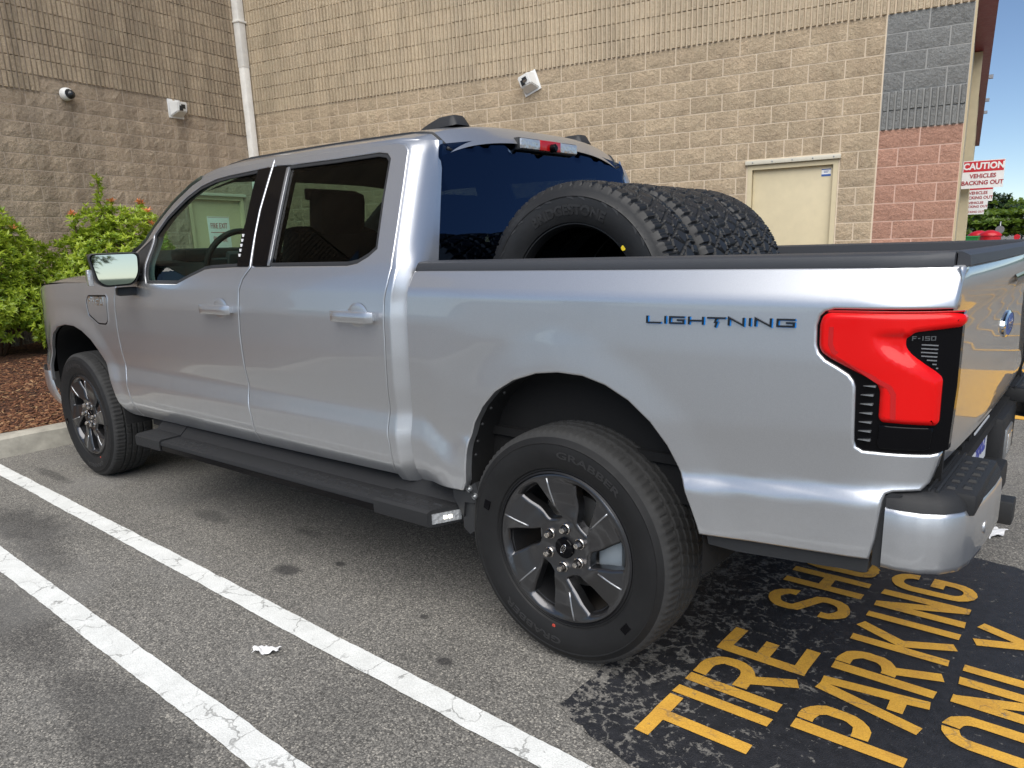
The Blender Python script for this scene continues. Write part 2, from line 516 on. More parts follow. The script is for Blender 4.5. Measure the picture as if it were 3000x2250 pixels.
def make_block(name, cA, cB, cC, bump=.9, streak=0.):
    m = NT(name)
    co = m.pos()
    lo = m.noise(5, 5, .6, co); hi = m.noise(38, 6, .68, co); vh = m.noise(160, 3, .6, co)
    c = m.mix(m.ramp(hi, [(.3, 0), (.7, 1)]), cA, cB)
    c = m.mix(m.ramp(lo, [(.35, 0), (.75, .55)]), c, cC)
    r = m.math('MULTIPLY_ADD', m.rnd(), .13, .935)
    cc = m.n('ShaderNodeCombineColor'); [m.l(r, cc.inputs[i]) for i in range(3)]
    c = m.mix(1.0, c, cc.outputs[0], 'MULTIPLY')
    pit_shade = m.ramp(m.math('ADD', m.math('MULTIPLY', vh, .5), m.math('MULTIPLY', m.noise(46, 7, .75, co), .5)), [(.34, .52), (.47, .95), (.62, 1.10)])  # crevice shade of the pitted face painted into the block colour
    c = m.mix(1.0, c, pit_shade, 'MULTIPLY')
    if streak:
        mp = m.n('ShaderNodeMapping'); mp.inputs['Scale'].default_value = (2.2, 2.2, .22); m.l(co, mp.inputs['Vector'])
        s = m.ramp(m.noise(1.6, 6, .65, mp.outputs[0]), [(.42, 1), (.62, 1 - streak)])
        c = m.mix(1.0, c, s, 'MULTIPLY')
        s2 = m.ramp(m.noise(.7, 4, .6, co), [(.55, 0), (.8, .3)])
        c = m.mix(s2, c, (.40, .35, .30))
    b = m.bsdf(Base_Color=c, Roughness=.92)
    h = m.math('ADD', m.math('MULTIPLY', m.noise(22, 8, .72, co), 1.0), m.math('MULTIPLY', vh, .25))
    m.l(m.bump(h, bump, .045), b.inputs['Normal'])
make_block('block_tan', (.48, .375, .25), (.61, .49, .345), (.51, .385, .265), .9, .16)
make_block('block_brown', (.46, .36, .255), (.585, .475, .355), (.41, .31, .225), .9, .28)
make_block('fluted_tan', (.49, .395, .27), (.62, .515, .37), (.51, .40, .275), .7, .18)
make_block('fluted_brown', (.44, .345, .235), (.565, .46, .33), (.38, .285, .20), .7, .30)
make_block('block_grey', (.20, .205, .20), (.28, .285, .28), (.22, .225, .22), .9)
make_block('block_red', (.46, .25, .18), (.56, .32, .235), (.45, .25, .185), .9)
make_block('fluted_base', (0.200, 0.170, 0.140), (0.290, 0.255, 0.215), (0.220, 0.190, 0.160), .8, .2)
plain('mortar', (0.650, 0.546, 0.416), .95, bumpscale=60, bumps=.4)
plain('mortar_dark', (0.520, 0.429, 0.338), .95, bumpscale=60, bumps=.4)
plain('mortar_grey', (.34, .34, .33), .95, bumpscale=60, bumps=.4)
plain('mortar_red', (.62, .42, .34), .95, bumpscale=60, bumps=.4)
plain('concrete', (.36, .34, .29), .9, bumpscale=45, bumps=.5, var=.25)
plain('door_beige', (.58, .50, .33), .45, bumpscale=25, bumps=.03, var=.04)
plain('trim_beige', (.50, .43, .29), .6, var=.06)
plain('trim_cream', (.56, .53, .44), .5, var=.05)
plain('spout_white', (.82, .80, .75), .45, bumpscale=6, bumps=.05, var=.08)
plain('maroon', (.19, .012, .03), .45, var=.1)
plain('cam_white', (.74, .74, .72), .4, var=.05)
plain('cam_dark', (.02, .022, .025), .12)
plain('sign_white', (.80, .80, .80), .4)
plain('sign_red', (.55, .018, .03), .4)
plain('sign_text_red', (.36, .02, .03), .45)
plain('sticker_blue', (.03, .10, .36), .4)
plain('grey_metal', (.32, .33, .34), .4, .7)
plain('roof_dark', (.10, .10, .10), .9)
plain('bin_red', (.52, .012, .02), .35, var=.1)
plain('green_plastic', (.03, .26, .06), .4)
plain('blue_paint', (.02, .06, .25), .4)
plain('stem', (.12, .075, .04), .8)
plain('bark', (.09, .07, .055), .9)

def make_leaf(name, c1, c2, c3, tr=.35, rough=.38):
    m = NT(name)
    at = m.n('ShaderNodeVertexColor', layer_name='Col')
    sep = m.n('ShaderNodeSeparateColor'); m.l(at.outputs['Color'], sep.inputs[0])
    c = m.mix(sep.outputs[0], c1, c2); c = m.mix(sep.outputs[1], c, c3)
    b = m.n('ShaderNodeBsdfPrincipled'); m.l(c, b.inputs['Base Color']); b.inputs['Roughness'].default_value = rough
    t = m.n('ShaderNodeBsdfTranslucent'); m.l(m.mix(.35, c, (.35, .5, .05)), t.inputs['Color'])
    x = m.n('ShaderNodeMixShader'); x.inputs[0].default_value = tr
    m.l(b.outputs[0], x.inputs[1]); m.l(t.outputs[0], x.inputs[2]); m.l(x.outputs[0], m.out.inputs['Surface'])
make_leaf('leaf_bush', (.16, .27, .022), (.52, .62, .06), (.75, .24, .10))
make_leaf('leaf_tree', (.05, .10, .015), (.15, .22, .03), (.10, .16, .03))
make_leaf('leaf_conifer', (.018, .04, .018), (.04, .07, .03), (.03, .05, .02), .1)

def make_mulch():
    m = NT('mulch'); co = m.pos()
    v = m.n('ShaderNodeTexVoronoi'); v.inputs['Scale'].default_value = 45; m.l(co, v.inputs['Vector'])
    c = m.ramp(m.n_sep(v.outputs['Color']), [(0, (.035, .016, .009)), (.5, (.115, .045, .022)), (.85, (.20, .085, .04)), (1, (.27, .16, .08))])
    c = m.mix(1.0, c, m.ramp(m.noise(2.5, 5, .6, co), [(.3, .55), (.7, 1.1)]), 'MULTIPLY')
    b = m.bsdf(Base_Color=c, Roughness=.95)
    m.l(m.bump(m.noise(70, 5, .7, co), 1, .03), b.inputs['Normal'])
make_mulch()
m = NT('chip'); r_ = m.rnd()
at = m.n('ShaderNodeVertexColor', layer_name='Col'); sp = m.n('ShaderNodeSeparateColor'); m.l(at.outputs['Color'], sp.inputs[0])
m.bsdf(Base_Color=m.ramp(sp.outputs[0], [(0, (.045, .018, .010)), (.5, (.14, .055, .026)), (.85, (.24, .11, .05)), (1, (.36, .23, .12))]), Roughness=.9)
m = NT('hill_green'); m.bsdf(Base_Color=m.ramp(m.noise(.02, 6, .6, m.pos()), [(.3, (.03, .05, .035)), (.7, (.05, .08, .05))]), Roughness=1.)

# ================================================================== GROUND
G = 2500.
obj('ground', mesh('ground', [(-G, -G, 0), (G, -G, 0), (G, G, 0), (-G, G, 0)], [(0, 1, 2, 3)], 'asphalt'), kind='structure')

def sheet(name, poly, z, mat, **kw):
    V, F = tri2d([np.array(q) for q in poly], None)
    a = V[F[:, 1]] - V[F[:, 0]]; b = V[F[:, 2]] - V[F[:, 0]]; c = a[:, 0] * b[:, 1] - a[:, 1] * b[:, 0]
    F = [tuple(q) if k > 0 else tuple(q[::-1]) for q, k in zip(F, c)]
    return obj(name, mesh(name, [(x, y, z) for x, y in V], F, mat), **kw)

def ragged(poly, step, amp, seed=1, closed=True):
    r = random.Random(seed); P = resample(poly, step, closed); out = []; a = 0
    for p in P:
        a = .75 * a + r.uniform(-1, 1) * amp; b = r.uniform(-1, 1) * amp
        out.append((float(p[0]) + a, float(p[1]) + b))
    return out

# sealer patch behind the stall
sheet('sealcoat_patch', ragged([(.13, -1.20), (.40, -1.29), (.9, -1.36), (2.4, -1.38), (2.5, .66), (1.16, .70), (.9, .74), (.12, .72)], .05, .010, 3), .003, 'sealcoat', kind='structure')

def strip(name, a, b, w, mat, z, seed, **kw):
    a = np.array(a, float); b = np.array(b, float); d = (b - a) / np.linalg.norm(b - a); n = np.array([-d[1], d[0]])
    r = random.Random(seed); L = np.linalg.norm(b - a); k = int(L / .018); e0 = e1 = 0; v = []; f = []
    for i in range(k + 1):
        e0 = .8 * e0 + r.uniform(-.0014, .0014); e1 = .8 * e1 + r.uniform(-.0014, .0014); p = a + d * L * i / k
        v += [(*(p - n * (w / 2 + e0)), z), (*(p + n * (w / 2 + e1)), z)]
        if i: j = 2 * i; f.append((j - 2, j, j + 1, j - 1))
    return obj(name, mesh(name, v, f, mat), **kw)
strip('painted_line', (-4.88, -1.315), (1.9, -1.445), .092, 'white_paint', .004, 4, label='white painted parking line running right beside the truck', cat='parking line')
strip('painted_line', (-4.86, -1.825), (1.9, -1.92), .100, 'white_paint', .004, 9, label='white painted parking line farther out from the truck, past the paper scrap', cat='parking line')
# painted keep-clear zone and bay lines beside the store (the tailgate mirrors them)
sheet('painted_zone', ragged([(.15, 3.7), (7.5, 3.3), (7.7, 5.6), (.1, 6.1)], .2, .008, 20), .004, 'yellow_paint', label='broad yellow painted band on the lot past the rear bumper', cat='road marking')
for k in range(5):
    y0 = 7.6 + k * 1.5
    sheet('painted_line', ragged([(.35 - k * .2, y0), (7.5, y0 - .5), (7.5, y0 - .38), (.35 - k * .2, y0 + .12)], .2, .006, 30 + k), .004, 'yellow_paint', label='thin yellow bay line beside the store wall', cat='road marking', group='yellow bay lines beside the store')

# yellow stencil lettering: reads towards +Y, letter tops towards -X
def glyph(ch, w=.62, t=.17, br=0.):
    h = 1.; k = t / 2; a = w - k; m_ = .5; S = []; x0 = t + br if br else 0
    def add(p): S.append(p)
    def bowl(y0, y1, x0, x1, r=.2):
        return [(x0, y1)] + [(x1 - r, y1)] + arc(x1 - r, y1 - r, r, r, 90, 0, 5)[1:] + arc(x1 - r, y0 + r, r, r, 0, -90, 5) + [(x0, y0)]
    if ch == 'T': add([(0, h - k), (w, h - k)]); add([(w / 2, 0), (w / 2, h)])
    elif ch == 'I': add([(w / 2, 0), (w / 2, h)])
    elif ch == 'E': add([(k, 0), (k, h)]); add([(0, h - k), (w, h - k)]); add([(0, k), (w, k)]); add([(0, .5), (w * .82, .5)])
    elif ch == 'L': add([(k, 0), (k, h)]); add([(0, k), (w, k)])
    elif ch == 'H': add([(k, 0), (k, h)]); add([(a, 0), (a, h)]); add([(0, .5), (w, .5)])
    elif ch == 'P': add([(k, 0), (k, h)]); add(bowl(.42, h - k, x0, a))
    elif ch == 'R': add([(k, 0), (k, h)]); add(bowl(.47, h - k, x0, a)); add([(max(w * .5, x0 + .1), .5), (a + .01, 0)])
    elif ch == 'N': add([(k, 0), (k, h)]); add([(a, 0), (a, h)]); add([(k, h - .03), (a, .03)])
    elif ch == 'A': add([(k * .8, 0), (w / 2 - br * .3, h)]); add([(w - k * .8, 0), (w / 2 + k + br, h)]) if br else add([(w - k * .8, 0), (w / 2, h)]); add([(w * (.40 if br else .2), .26), (w * .80, .26)])
    elif ch == 'K': add([(k, 0), (k, h)]); add([(a, h), (w * .35 + br, .50), (a + .01, 0)])
    elif ch == 'Y': add([(k, h), (w / 2, .45)]); add([(a, h), (w / 2, .45)]); add([(w / 2, 0), (w / 2, .5)])
    elif ch == 'O':
        r = min(.19, (a - k) / 2 - .012); c = arc(a - r, h - k - r, r, r, 0, 90, 5) + arc(k + r, h - k - r, r, r, 90, 180, 5) + arc(k + r, k + r, r, r, 180, 270, 5) + arc(a - r, k + r, r, r, 270, 360, 5)
        if br: add([(w / 2 - br / 2, h - k)] + c[6:18] + [(w / 2 - br / 2, k)]); add([(w / 2 + br / 2, k)] + c[18:] + c[:6] + [(w / 2 + br / 2, h - k)])
        else: add(c + [c[0], c[1]])
    elif ch == 'S':
        r = .2; add([(a, .70)] + arc(a - r, h - k - r, r, r, 0, 90, 4) + arc(k + r, h - k - r, r, r, 90, 180, 4) + [(k, .68), (k + .03, .60), (a - .03, .42), (a, .34)] + arc(a - r, k + r, r, r, 0, -90, 4) + arc(k + r, k + r, r, r, -90, -180, 4) + [(k, .30)])
    elif ch == 'G':
        r = .2; add([(a, .70)] + arc(a - r, h - k - r, r, r, 0, 90, 4) + arc(k + r, h - k - r, r, r, 90, 180, 4) + arc(k + r, k + r, r, r, 180, 270, 4) + arc(a - r, k + r, r, r, 270, 360, 4) + [(a, .46)]); add([(w * .5, .46), (w, .46)])
    elif ch == '-': add([(w * .1, .5), (w * .9, .5)])
    elif ch == 'F': add([(k, 0), (k, h)]); add([(0, h - k), (w, h - k)]); add([(0, .5), (w * .85, .5)])
    elif ch == '1': add([(w * .3, h - k), (w * .6, h - k)]); add([(w * .6, 0), (w * .6, h)])
    elif ch == '5': add([(w, h - k), (k, h - k), (k, .52), (a, .52), (a, k), (0, k)])
    elif ch == '0': add([(k, k), (a, k), (a, h - k), (k, h - k), (k, k), (a, k)])
    q = []
    for p in S: q += stroke(p, t)
    return union2d(q)
lett = empty('pavement_lettering', (.39, -1.17, 0), label='yellow stencilled words TIRE SHOP PARKING ONLY on black sealed pavement', cat='lettering')
ROWS = [(.388, .692, [('T', -1.165, -.945), ('I', -.945, -.87), ('R', -.845, -.645), ('E', -.61, -.44), ('S', -.195, -.02), ('H', .04, .20), ('O', .24, .40), ('P', .44, .60)]),
        (.743, 1.046, [('P', -.885, -.725), ('A', -.715, -.53), ('R', -.505, -.345), ('K', -.285, -.125), ('I', -.095, -.02), ('N', .022, .184), ('G', .225, .395)]),
        (1.09, 1.392, [('O', -.705, -.535), ('N', -.487, -.325), ('L', -.283, -.125), ('Y', -.085, .10)])]
for x0, x1, row in ROWS:
    for ch, y0, y1 in row:
        h = x1 - x0; ww = (y1 - y0) / h
        V, F = glyph(ch, ww, .150, .03)
        v = [(x1 - b * h - .39 + rng.uniform(-.002, .002), y0 + a * h + 1.17 + rng.uniform(-.002, .002), .0065) for a, b in V]
        obj('letter', mesh('letter', v, [q for q in F], 'yellow_paint'), lett)

# kerb and planting bed
kb = MB(); prof = [(-5.10, -.02), (-5.10, .135), (-5.07, .150), (-4.96, .148), (-4.925, .132), (-4.90, -.02)]
ys = [-9 + i * .25 for i in range(59)]
for y in ys:
    for (x, z) in prof: kb.v.append((x + rng.uniform(-.004, .004), y, z + (rng.uniform(-.004, .004) if z > 0 else 0)))
for i in range(len(ys) - 1):
    for j in range(5): kb.f.append((i * 6 + j, i * 6 + j + 1, (i + 1) * 6 + j + 1, (i + 1) * 6 + j)); kb.mi.append(0)
obj('kerb', kb.mesh('kerb', 'concrete', auto=R(40)), kind='structure')
def bedz(x, y): return .135 + .17 * min(1, max(0, (-5.2 - x) / 4.5)) + .012 * math.sin(x * 5.1 + y * 3) + .012 * math.sin(y * 6.3 - x * 2)
v, f = grid(40, 90, lambda a, b: (-5.09 - 5.95 * a, -9 + 15.2 * b, bedz(-5.09 - 5.95 * a, -9 + 15.2 * b)))
obj('mulch_bed', mesh('mulch_bed', v, f, 'mulch', True), kind='structure')
def colorize(me, cols):
    ca = me.color_attributes.new('Col', 'FLOAT_COLOR', 'POINT'); ca.data.foreach_set('color', np.asarray(cols, dtype=np.float32).ravel())
cv = []; cf = []; cc = []
for i in range(15000):
    x = -5.12 - 3.6 * rng.random() ** 1.5; y = -2.6 + 4.2 * rng.random(); z = bedz(x, y) + .004
    L = rng.uniform(.007, .030); Wd = rng.uniform(.003, .008); a = rng.uniform(0, math.pi); t = rng.uniform(-.35, .35); q = rng.random()
    d = Vector((math.cos(a), math.sin(a), t)) * L; n = Vector((-math.sin(a), math.cos(a), rng.uniform(-.4, .4))) * Wd; p = Vector((x, y, z)); b = len(cv)
    up = Vector((0, 0, .005))
    for s1, s2, s3 in ((-1, -1, 0), (1, -1, 0), (1, 1, 0), (-1, 1, 0), (-.9, -.8, 1), (.9, -.8, 1), (.9, .8, 1), (-.9, .8, 1)): cv.append(tuple(p + d * s1 + n * s2 + up * s3)); cc.append((q, q, q, 1))
    cf += [(b + 4, b + 5, b + 6, b + 7), (b, b + 1, b + 5, b + 4), (b + 1, b + 2, b + 6, b + 5), (b + 2, b + 3, b + 7, b + 6), (b + 3, b, b + 4, b + 7)]
me = mesh('bark_chips', cv, cf, 'chip'); colorize(me, cc)
obj('bark_chips', me, kind='stuff', label='loose reddish brown bark chips covering the planting bed', cat='bark mulch')

# litter
def scrap(name, loc, lx, ly, rz, **kw):
    r = random.Random(5); v, f = grid(28, 14, lambda a, b: ((a - .5) * lx + .006 * math.sin(b * 7), (b - .5) * ly * (1 - .35 * abs(a - .5)) + .008 * math.sin(a * 9), .005 + .009 * math.sin(a * 5 + b * 2.3) ** 2 + .004 * math.sin(a * 13 + b * 9) ** 2))
    return obj(name, mesh(name, v, f, 'sign_white', True), None, loc, rz, **kw)
scrap('paper_scrap', (-.895, -1.569, .003), .095, .045, .55, label='crumpled white paper scrap on the asphalt between the two white lines', cat='litter')
scrap('paper_scrap', (1.005, 1.06, .003), .16, .07, 1.2, label='white paper scrap lying beyond the rear bumper', cat='litter')

# ================================================================== THE STORE
EX = Vector((.98284, .18444, 0)); NY = Vector((-.18444, .98284, 0)); CN = Vector((-11.0008, 5.0083, 0))
BH = .2032; BW = .40329; Z0 = 3.756; ZL = 3.756 + .25 * BH
store = empty('store_building', (-5.5, 6.04, 0), label='large tan concrete block store with fluted upper courses and beige doors', cat='building')
def wall_mw(origin, left=False):
    x, y = (NY, -EX) if left else (EX, NY)
    return Matrix(((x.x, y.x, 0, origin.x), (x.y, y.y, 0, origin.y), (0, 0, 1, origin.z), (0, 0, 0, 1)))
def stuck(name, me, mw):
    o = obj(name, me); o.parent = store; o.matrix_parent_inverse = Matrix.Translation(-Vector((-5.5, 6.04, 0))); o.matrix_basis = mw; return o
GAP = .0068
def split_block(w, h, seed, nx=6, nz=3):
    r = random.Random(seed); w0, w1, h0, h1 = GAP, w - GAP, GAP, h - GAP; v = []; f = []
    for i in range(nx + 1):
        for j in range(nz + 1):
            ed = i in (0, nx) or j in (0, nz)
            v.append((w0 + (w1 - w0) * i / nx + (0 if i in (0, nx) else r.uniform(-.012, .012)), -(r.uniform(.0095, .0125) if ed else r.uniform(.012, .0215)), h0 + (h1 - h0) * j / nz + (0 if j in (0, nz) else r.uniform(-.01, .01))))
    I = lambda i, j: i * (nz + 1) + j
    for i in range(nx):
        for j in range(nz):
            f.append((I(i, j), I(i + 1, j), I(i + 1, j + 1), I(i, j + 1)))
    rim = [I(i, 0) for i in range(nx)] + [I(nx, j) for j in range(nz)] + [I(i, nz) for i in range(nx, 0, -1)] + [I(0, j) for j in range(nz, 0, -1)]
    b = len(v); v += [(v[k][0], .012, v[k][2]) for k in rim]; n = len(rim)
    for k in range(n): f.append((rim[k], b + k, b + (k + 1) % n, rim[(k + 1) % n]))
    return v, f
def fluted_block(w, h, seed, ribs=6):
    r = random.Random(seed); v = []; f = []; h0, h1 = .003, h - .003; p = w / ribs
    for k in range(ribs):
        x = k * p; d = r.uniform(.030, .038); x0, x1, x2, x3 = x + .012, x + .019, x + p - .012, x + p - .005
        prof = [(x + .0005, -.006), (x0, -.006), (x1, -d + r.uniform(0, .004)), (x2, -d), (x3, -.006), (x + p - .0005, -.006)]
        b = len(v)
        zt = h1 - r.uniform(0, .006); zb = h0 + r.uniform(0, .004)
        for (a, q) in prof: v.append((a, q, zb if q < -.01 else h0))
        for (a, q) in prof: v.append((a, q, zt if q < -.01 else h1))
        for j in range(5): f.append((b + j, b + j + 1, b + j + 7, b + j + 6))
        f.append((b + 1, b + 4, b + 3, b + 2)); f.append((b + 7, b + 8, b + 9, b + 10))
    return v, f
SPL = {}; FLU = {}
def blk(kind, w, mat, var):
    key = (kind, round(w, 3), mat, var); D_ = SPL
    if key not in D_:
        v, f = (split_block if kind == 's' else fluted_block)(w, BH, hash((round(w, 3), var)) % 9999 if False else var * 31 + int(w * 1000), *(() if kind == 's' else (max(1, round(w / BW * 6)),)))
        if kind == 's' and w < .3:
            v, f = split_block(w, BH, var * 17 + 3, 4, 3)
        D_[key] = mesh('split_face_block' if kind == 's' else 'fluted_block', v, f, mat, False)
    return D_[key]
rest = {}
def put_block(kind, left, s, z, w, mat, visible):
    org = CN - NY * (s + w) if left else CN + EX * s
    mw = wall_mw(Vector((org.x, org.y, z)), left); me = blk(kind, w, mat, rng.randrange(10))
    if visible: stuck('split_face_block' if kind == 's' else 'fluted_block', me, mw)
    else:
        R_ = rest.setdefault(mat, MB()); R_.add([tuple(mw @ q.co) for q in me.vertices], [tuple(p.vertices) for p in me.polygons])
def zvis(s): return float(np.interp(s, [0, 3.5, 5.6, 6.3, 6.9, 7.3, 8.2, 8.6, 11], [2.85, 2.9, 2.8, 2.4, 2.15, 1.85, 1.5, 1.2, 1.15]))
S1 = 10.07
for r in range(-9, 19):
    z = Z0 - (r + 1) * BH
    if z < -.15: continue
    fl = r < 0
    off = 0 if r % 2 == 0 else BW / 2
    # edges of the blocks from the grey/red column leftwards
    cuts = [S1]
    if off: cuts.append(S1 - off)
    while cuts[-1] > .02: cuts.append(max(0.0, cuts[-1] - BW))
    segs = [(b, a) for a, b in zip(cuts[:-1], cuts[1:])]
    if r == 6:   # lintel course over the door
        segs = [q for q in segs if q[1] <= 8.62 or q[0] >= 9.66]
        segs = [(a, b) for a, b in segs] + [(8.60 + k * .2133, 8.60 + (k + 1) * .2133) for k in range(5)]
        lo = max([b for a, b in segs if b <= 8.6] or [8.2]); segs.append((lo, 8.60)) if 8.60 - lo > .05 else None
        segs = [q for q in segs if not (q[0] > 9.665)] + [(9.667, S1)]
    if r >= 7:
        o = []
        for a, b in segs:
            if b > 8.59 and a < 9.67:
                if a < 8.52: o.append((a, 8.59))
                if b > 9.75: o.append((9.67, b))
            else: o.append((a, b))
        segs = o
    for a, b in segs:
        if b - a < .045: continue
        put_block('f' if fl else 's', False, a, z, b - a, 'fluted_tan' if fl else 'block_tan', z + BH > zvis((a + b) / 2) and z < 5.6)
    # end column
    a0, W2 = S1 + .006, .85 - .006
    if fl: parts = [(a0, W2 / 2), (a0 + W2 / 2, W2 / 2)]
    else: parts = [(a0, W2 / 2), (a0 + W2 / 2, W2 / 2)] if r % 2 == 0 else [(a0, W2 / 4), (a0 + W2 / 4, W2 / 2), (a0 + W2 * .75, W2 / 4)]
    for a, w_ in parts:
        k = 'f' if fl or r in (4, 5) else 's'
        put_block(k, False, a, z, w_, 'fluted_tan' if fl else 'block_grey' if r < 6 else 'block_red', z + BH > 1.2)
# left wall
for r in range(-10, 19):
    z = ZL - (r + 1) * BH
    if z < -.15: continue
    cuts = [0.0]; 
    if r % 2: cuts.append(BW / 2)
    while cuts[-1] < 11: cuts.append(cuts[-1] + BW)
    for a, b in zip(cuts[:-1], cuts[1:]):
        m_ = (a + b) / 2
        if z < 2.38 and b > .38 and a < 1.55:
            if a < .36: b = .38
            elif b > 1.57: a = 1.55
            else: continue
        fl = r < 0 or (r == 0 and (m_ > 3.5 or m_ < 1.45)) or (r == 1 and m_ < .55) or r >= 15
        vis = m_ < 5.4 and z > 1.35 - (.9 if m_ > 4.2 else 0) and z < 5.9 and not (m_ < 1.8 and z < 2.3)
        put_block('f' if fl else 's', True, a, z, b - a, ('fluted_base' if r >= 15 else 'fluted_brown') if fl else 'block_brown', vis)
for k, (mat, b) in enumerate(rest.items()):
    o = obj('block_courses', b.mesh('block_courses', mat, fixn=False)); o.parent = store; o.matrix_parent_inverse = Matrix.Translation((5.5, -6.04, 0)); tag(o, kind='stuff')

def wall_part(name, left, s0, s1, z0, z1, d0, d1, mat, bev=0., parent=None):
    """box on a wall; d = depth into the wall (negative is proud)"""
    org = CN - NY * s1 if left else CN + EX * s0
    me = MB().box((0, d0, z0), (s1 - s0, d1, z1), 0, bev).mesh(name, mat, auto=R(35) if bev else None)
    o = stuck(name, me, wall_mw(Vector((org.x, org.y, 0)), left))
    if parent is not None:
        o.matrix_parent_inverse = Matrix.Identity(4); o.parent = parent; o.matrix_parent_inverse = parent.matrix_world.inverted() if False else Matrix.Identity(4)
        o.matrix_basis = parent.matrix_basis.inverted() @ o.matrix_basis
    return o
# wall cores (mortar shows in the joints), with openings for the doors
def core(name, left, rects, mat, th=.28):
    b = MB()
    for s0, s1, z0, z1 in rects: b.box((s0, -.0068, z0), (s1, th, z1))
    org = CN - NY * 11.2 if left else CN
    return stuck(name, b.mesh(name, mat), wall_mw(Vector((org.x, org.y, 0)), left))
core('wall_core', False, [(0, 8.60, -.1, 5.6), (8.60, 9.66, 2.27, 5.6), (9.66, 10.92, -.1, 5.6)], 'mortar')
core('wall_core', True, [(0, 11.2 - 1.55, -.1, 5.85), (11.2 - 1.55, 11.2 - .38, 2.37, 5.85), (11.2 - .38, 11.2, -.1, 5.85)], 'mortar_dark')
wall_part('upper_wall', False, -.2, 10.92, 5.6, 9.6, -.03, .3, 'fluted_tan')
wall_part('upper_wall', True, 0.0, 11.2, 5.87, 9.6, -.03, .3, 'fluted_brown')
wall_part('column_mortar', False, 10.078, 10.918, Z0 - 6 * BH, Z0, -.0075, .01, 'mortar_grey'); wall_part('column_mortar', False, 10.078, 10.918, 0, Z0 - 6 * BH, -.0075, .01, 'mortar_red')
# steel door in the long wall
dr = wall_part('door', False, 8.66, 9.60, .02, 2.205, .045, .09, 'door_beige', .003)
def jamb(name, left, s0, s1, zt, w_, mat, parent, zb=0.):
    b = MB(); b.box((0, -.012, zb), (w_, .12, zt)).box((s1 - s0 - w_, -.012, zb), (s1 - s0, .12, zt)).box((w_, -.012, zt - w_), (s1 - s0 - w_, .12, zt))
    org = CN - NY * s1 if left else CN + EX * s0
    o = stuck(name, b.mesh(name, mat), wall_mw(Vector((org.x, org.y, 0)), left)); o.parent = parent; o.matrix_parent_inverse = Matrix.Identity(4); o.matrix_basis = parent.matrix_basis.inverted() @ o.matrix_basis
    return o
jamb('door_frame', False, 8.602, 9.658, 2.262, .054, 'door_beige', dr)
wall_part('drip_cap', False, 8.575, 9.685, 2.268, 2.318, -.055, .03, 'trim_cream', .006, dr)
for k in range(5): wall_part('drip_cap_screw', False, 8.66 + k * .235, 8.675 + k * .235, 2.285, 2.30, -.060, -.05, 'grey_metal', .002, dr)
for z in (1.62, 1.0, .35): wall_part('hinge', False, 8.650, 8.668, z, z + .11, .025, .05, 'grey_metal', .003, dr)
stk = wall_part('sticker', False, 9.47, 9.575, 2.08, 2.165, .043, .046, 'sign_white', 0, dr)
wall_part('sticker_band', False, 9.47, 9.575, 2.08, 2.103, .0415, .0435, 'sticker_blue', 0, dr); wall_part('sticker_band', False, 9.47, 9.575, 2.155, 2.165, .0415, .0435, 'sticker_blue', 0, dr)
for k in range(2): wall_part('sticker_text', False, 9.497, 9.54 + .01 * k, 2.122 + k * .014, 2.128 + k * .014, .0415, .0435, 'sticker_blue', 0, dr)
# fire exit door in the short wall
fd = wall_part('door', True, .46, 1.47, .32, 2.30, .045, .09, 'door_beige', .003)
jamb('door_frame', True, .40, 1.53, 2.36, .058, 'door_beige', fd, .3)
wall_part('drip_cap', True, .36, 1.57, 2.362, 2.41, -.055, .03, 'trim_cream', .006, fd)
fs = wall_part('door_sign', True, .72, 1.165, 1.42, 2.03, .036, .0445, 'sign_white', .002, fd)
def wall_text(txt, left, sc, zc, size, depth, mat, parent, bold=.01, wscale=1.):
    V, F = text2d(txt, size, bold); V = V * np.array([wscale, 1])
    v, f = extrude2d(V, F, -.002)
    org = CN - NY * sc if left else CN + EX * sc
    me = mesh('lettering', [(a, depth + c, zc + b) for a, b, c in v], f, mat)
    o = stuck('lettering', me, wall_mw(Vector((org.x, org.y, 0)), left)); o.parent = parent; o.matrix_parent_inverse = Matrix.Identity(4); o.matrix_basis = parent.matrix_basis.inverted() @ o.matrix_basis
wall_text('FIRE EXIT', True, .945, 1.875, .125, .0355, 'sign_text_red', fd, .0, .68)
wall_text('PLEASE', True, .945, 1.655, .125, .0355, 'sign_text_red', fd, .0, .74)
wall_part('sign_rule', True, .76, 1.125, 1.765, 1.775, .0345, .037, 'sign_text_red', 0, fd)
for a, b in (((.728, 1.157), (2.014, 2.02)), ((.728, 1.157), (1.43, 1.436))): wall_part('sign_border', True, a[0], a[1], b[0], b[1], .0345, .037, 'sign_text_red', 0, fd)
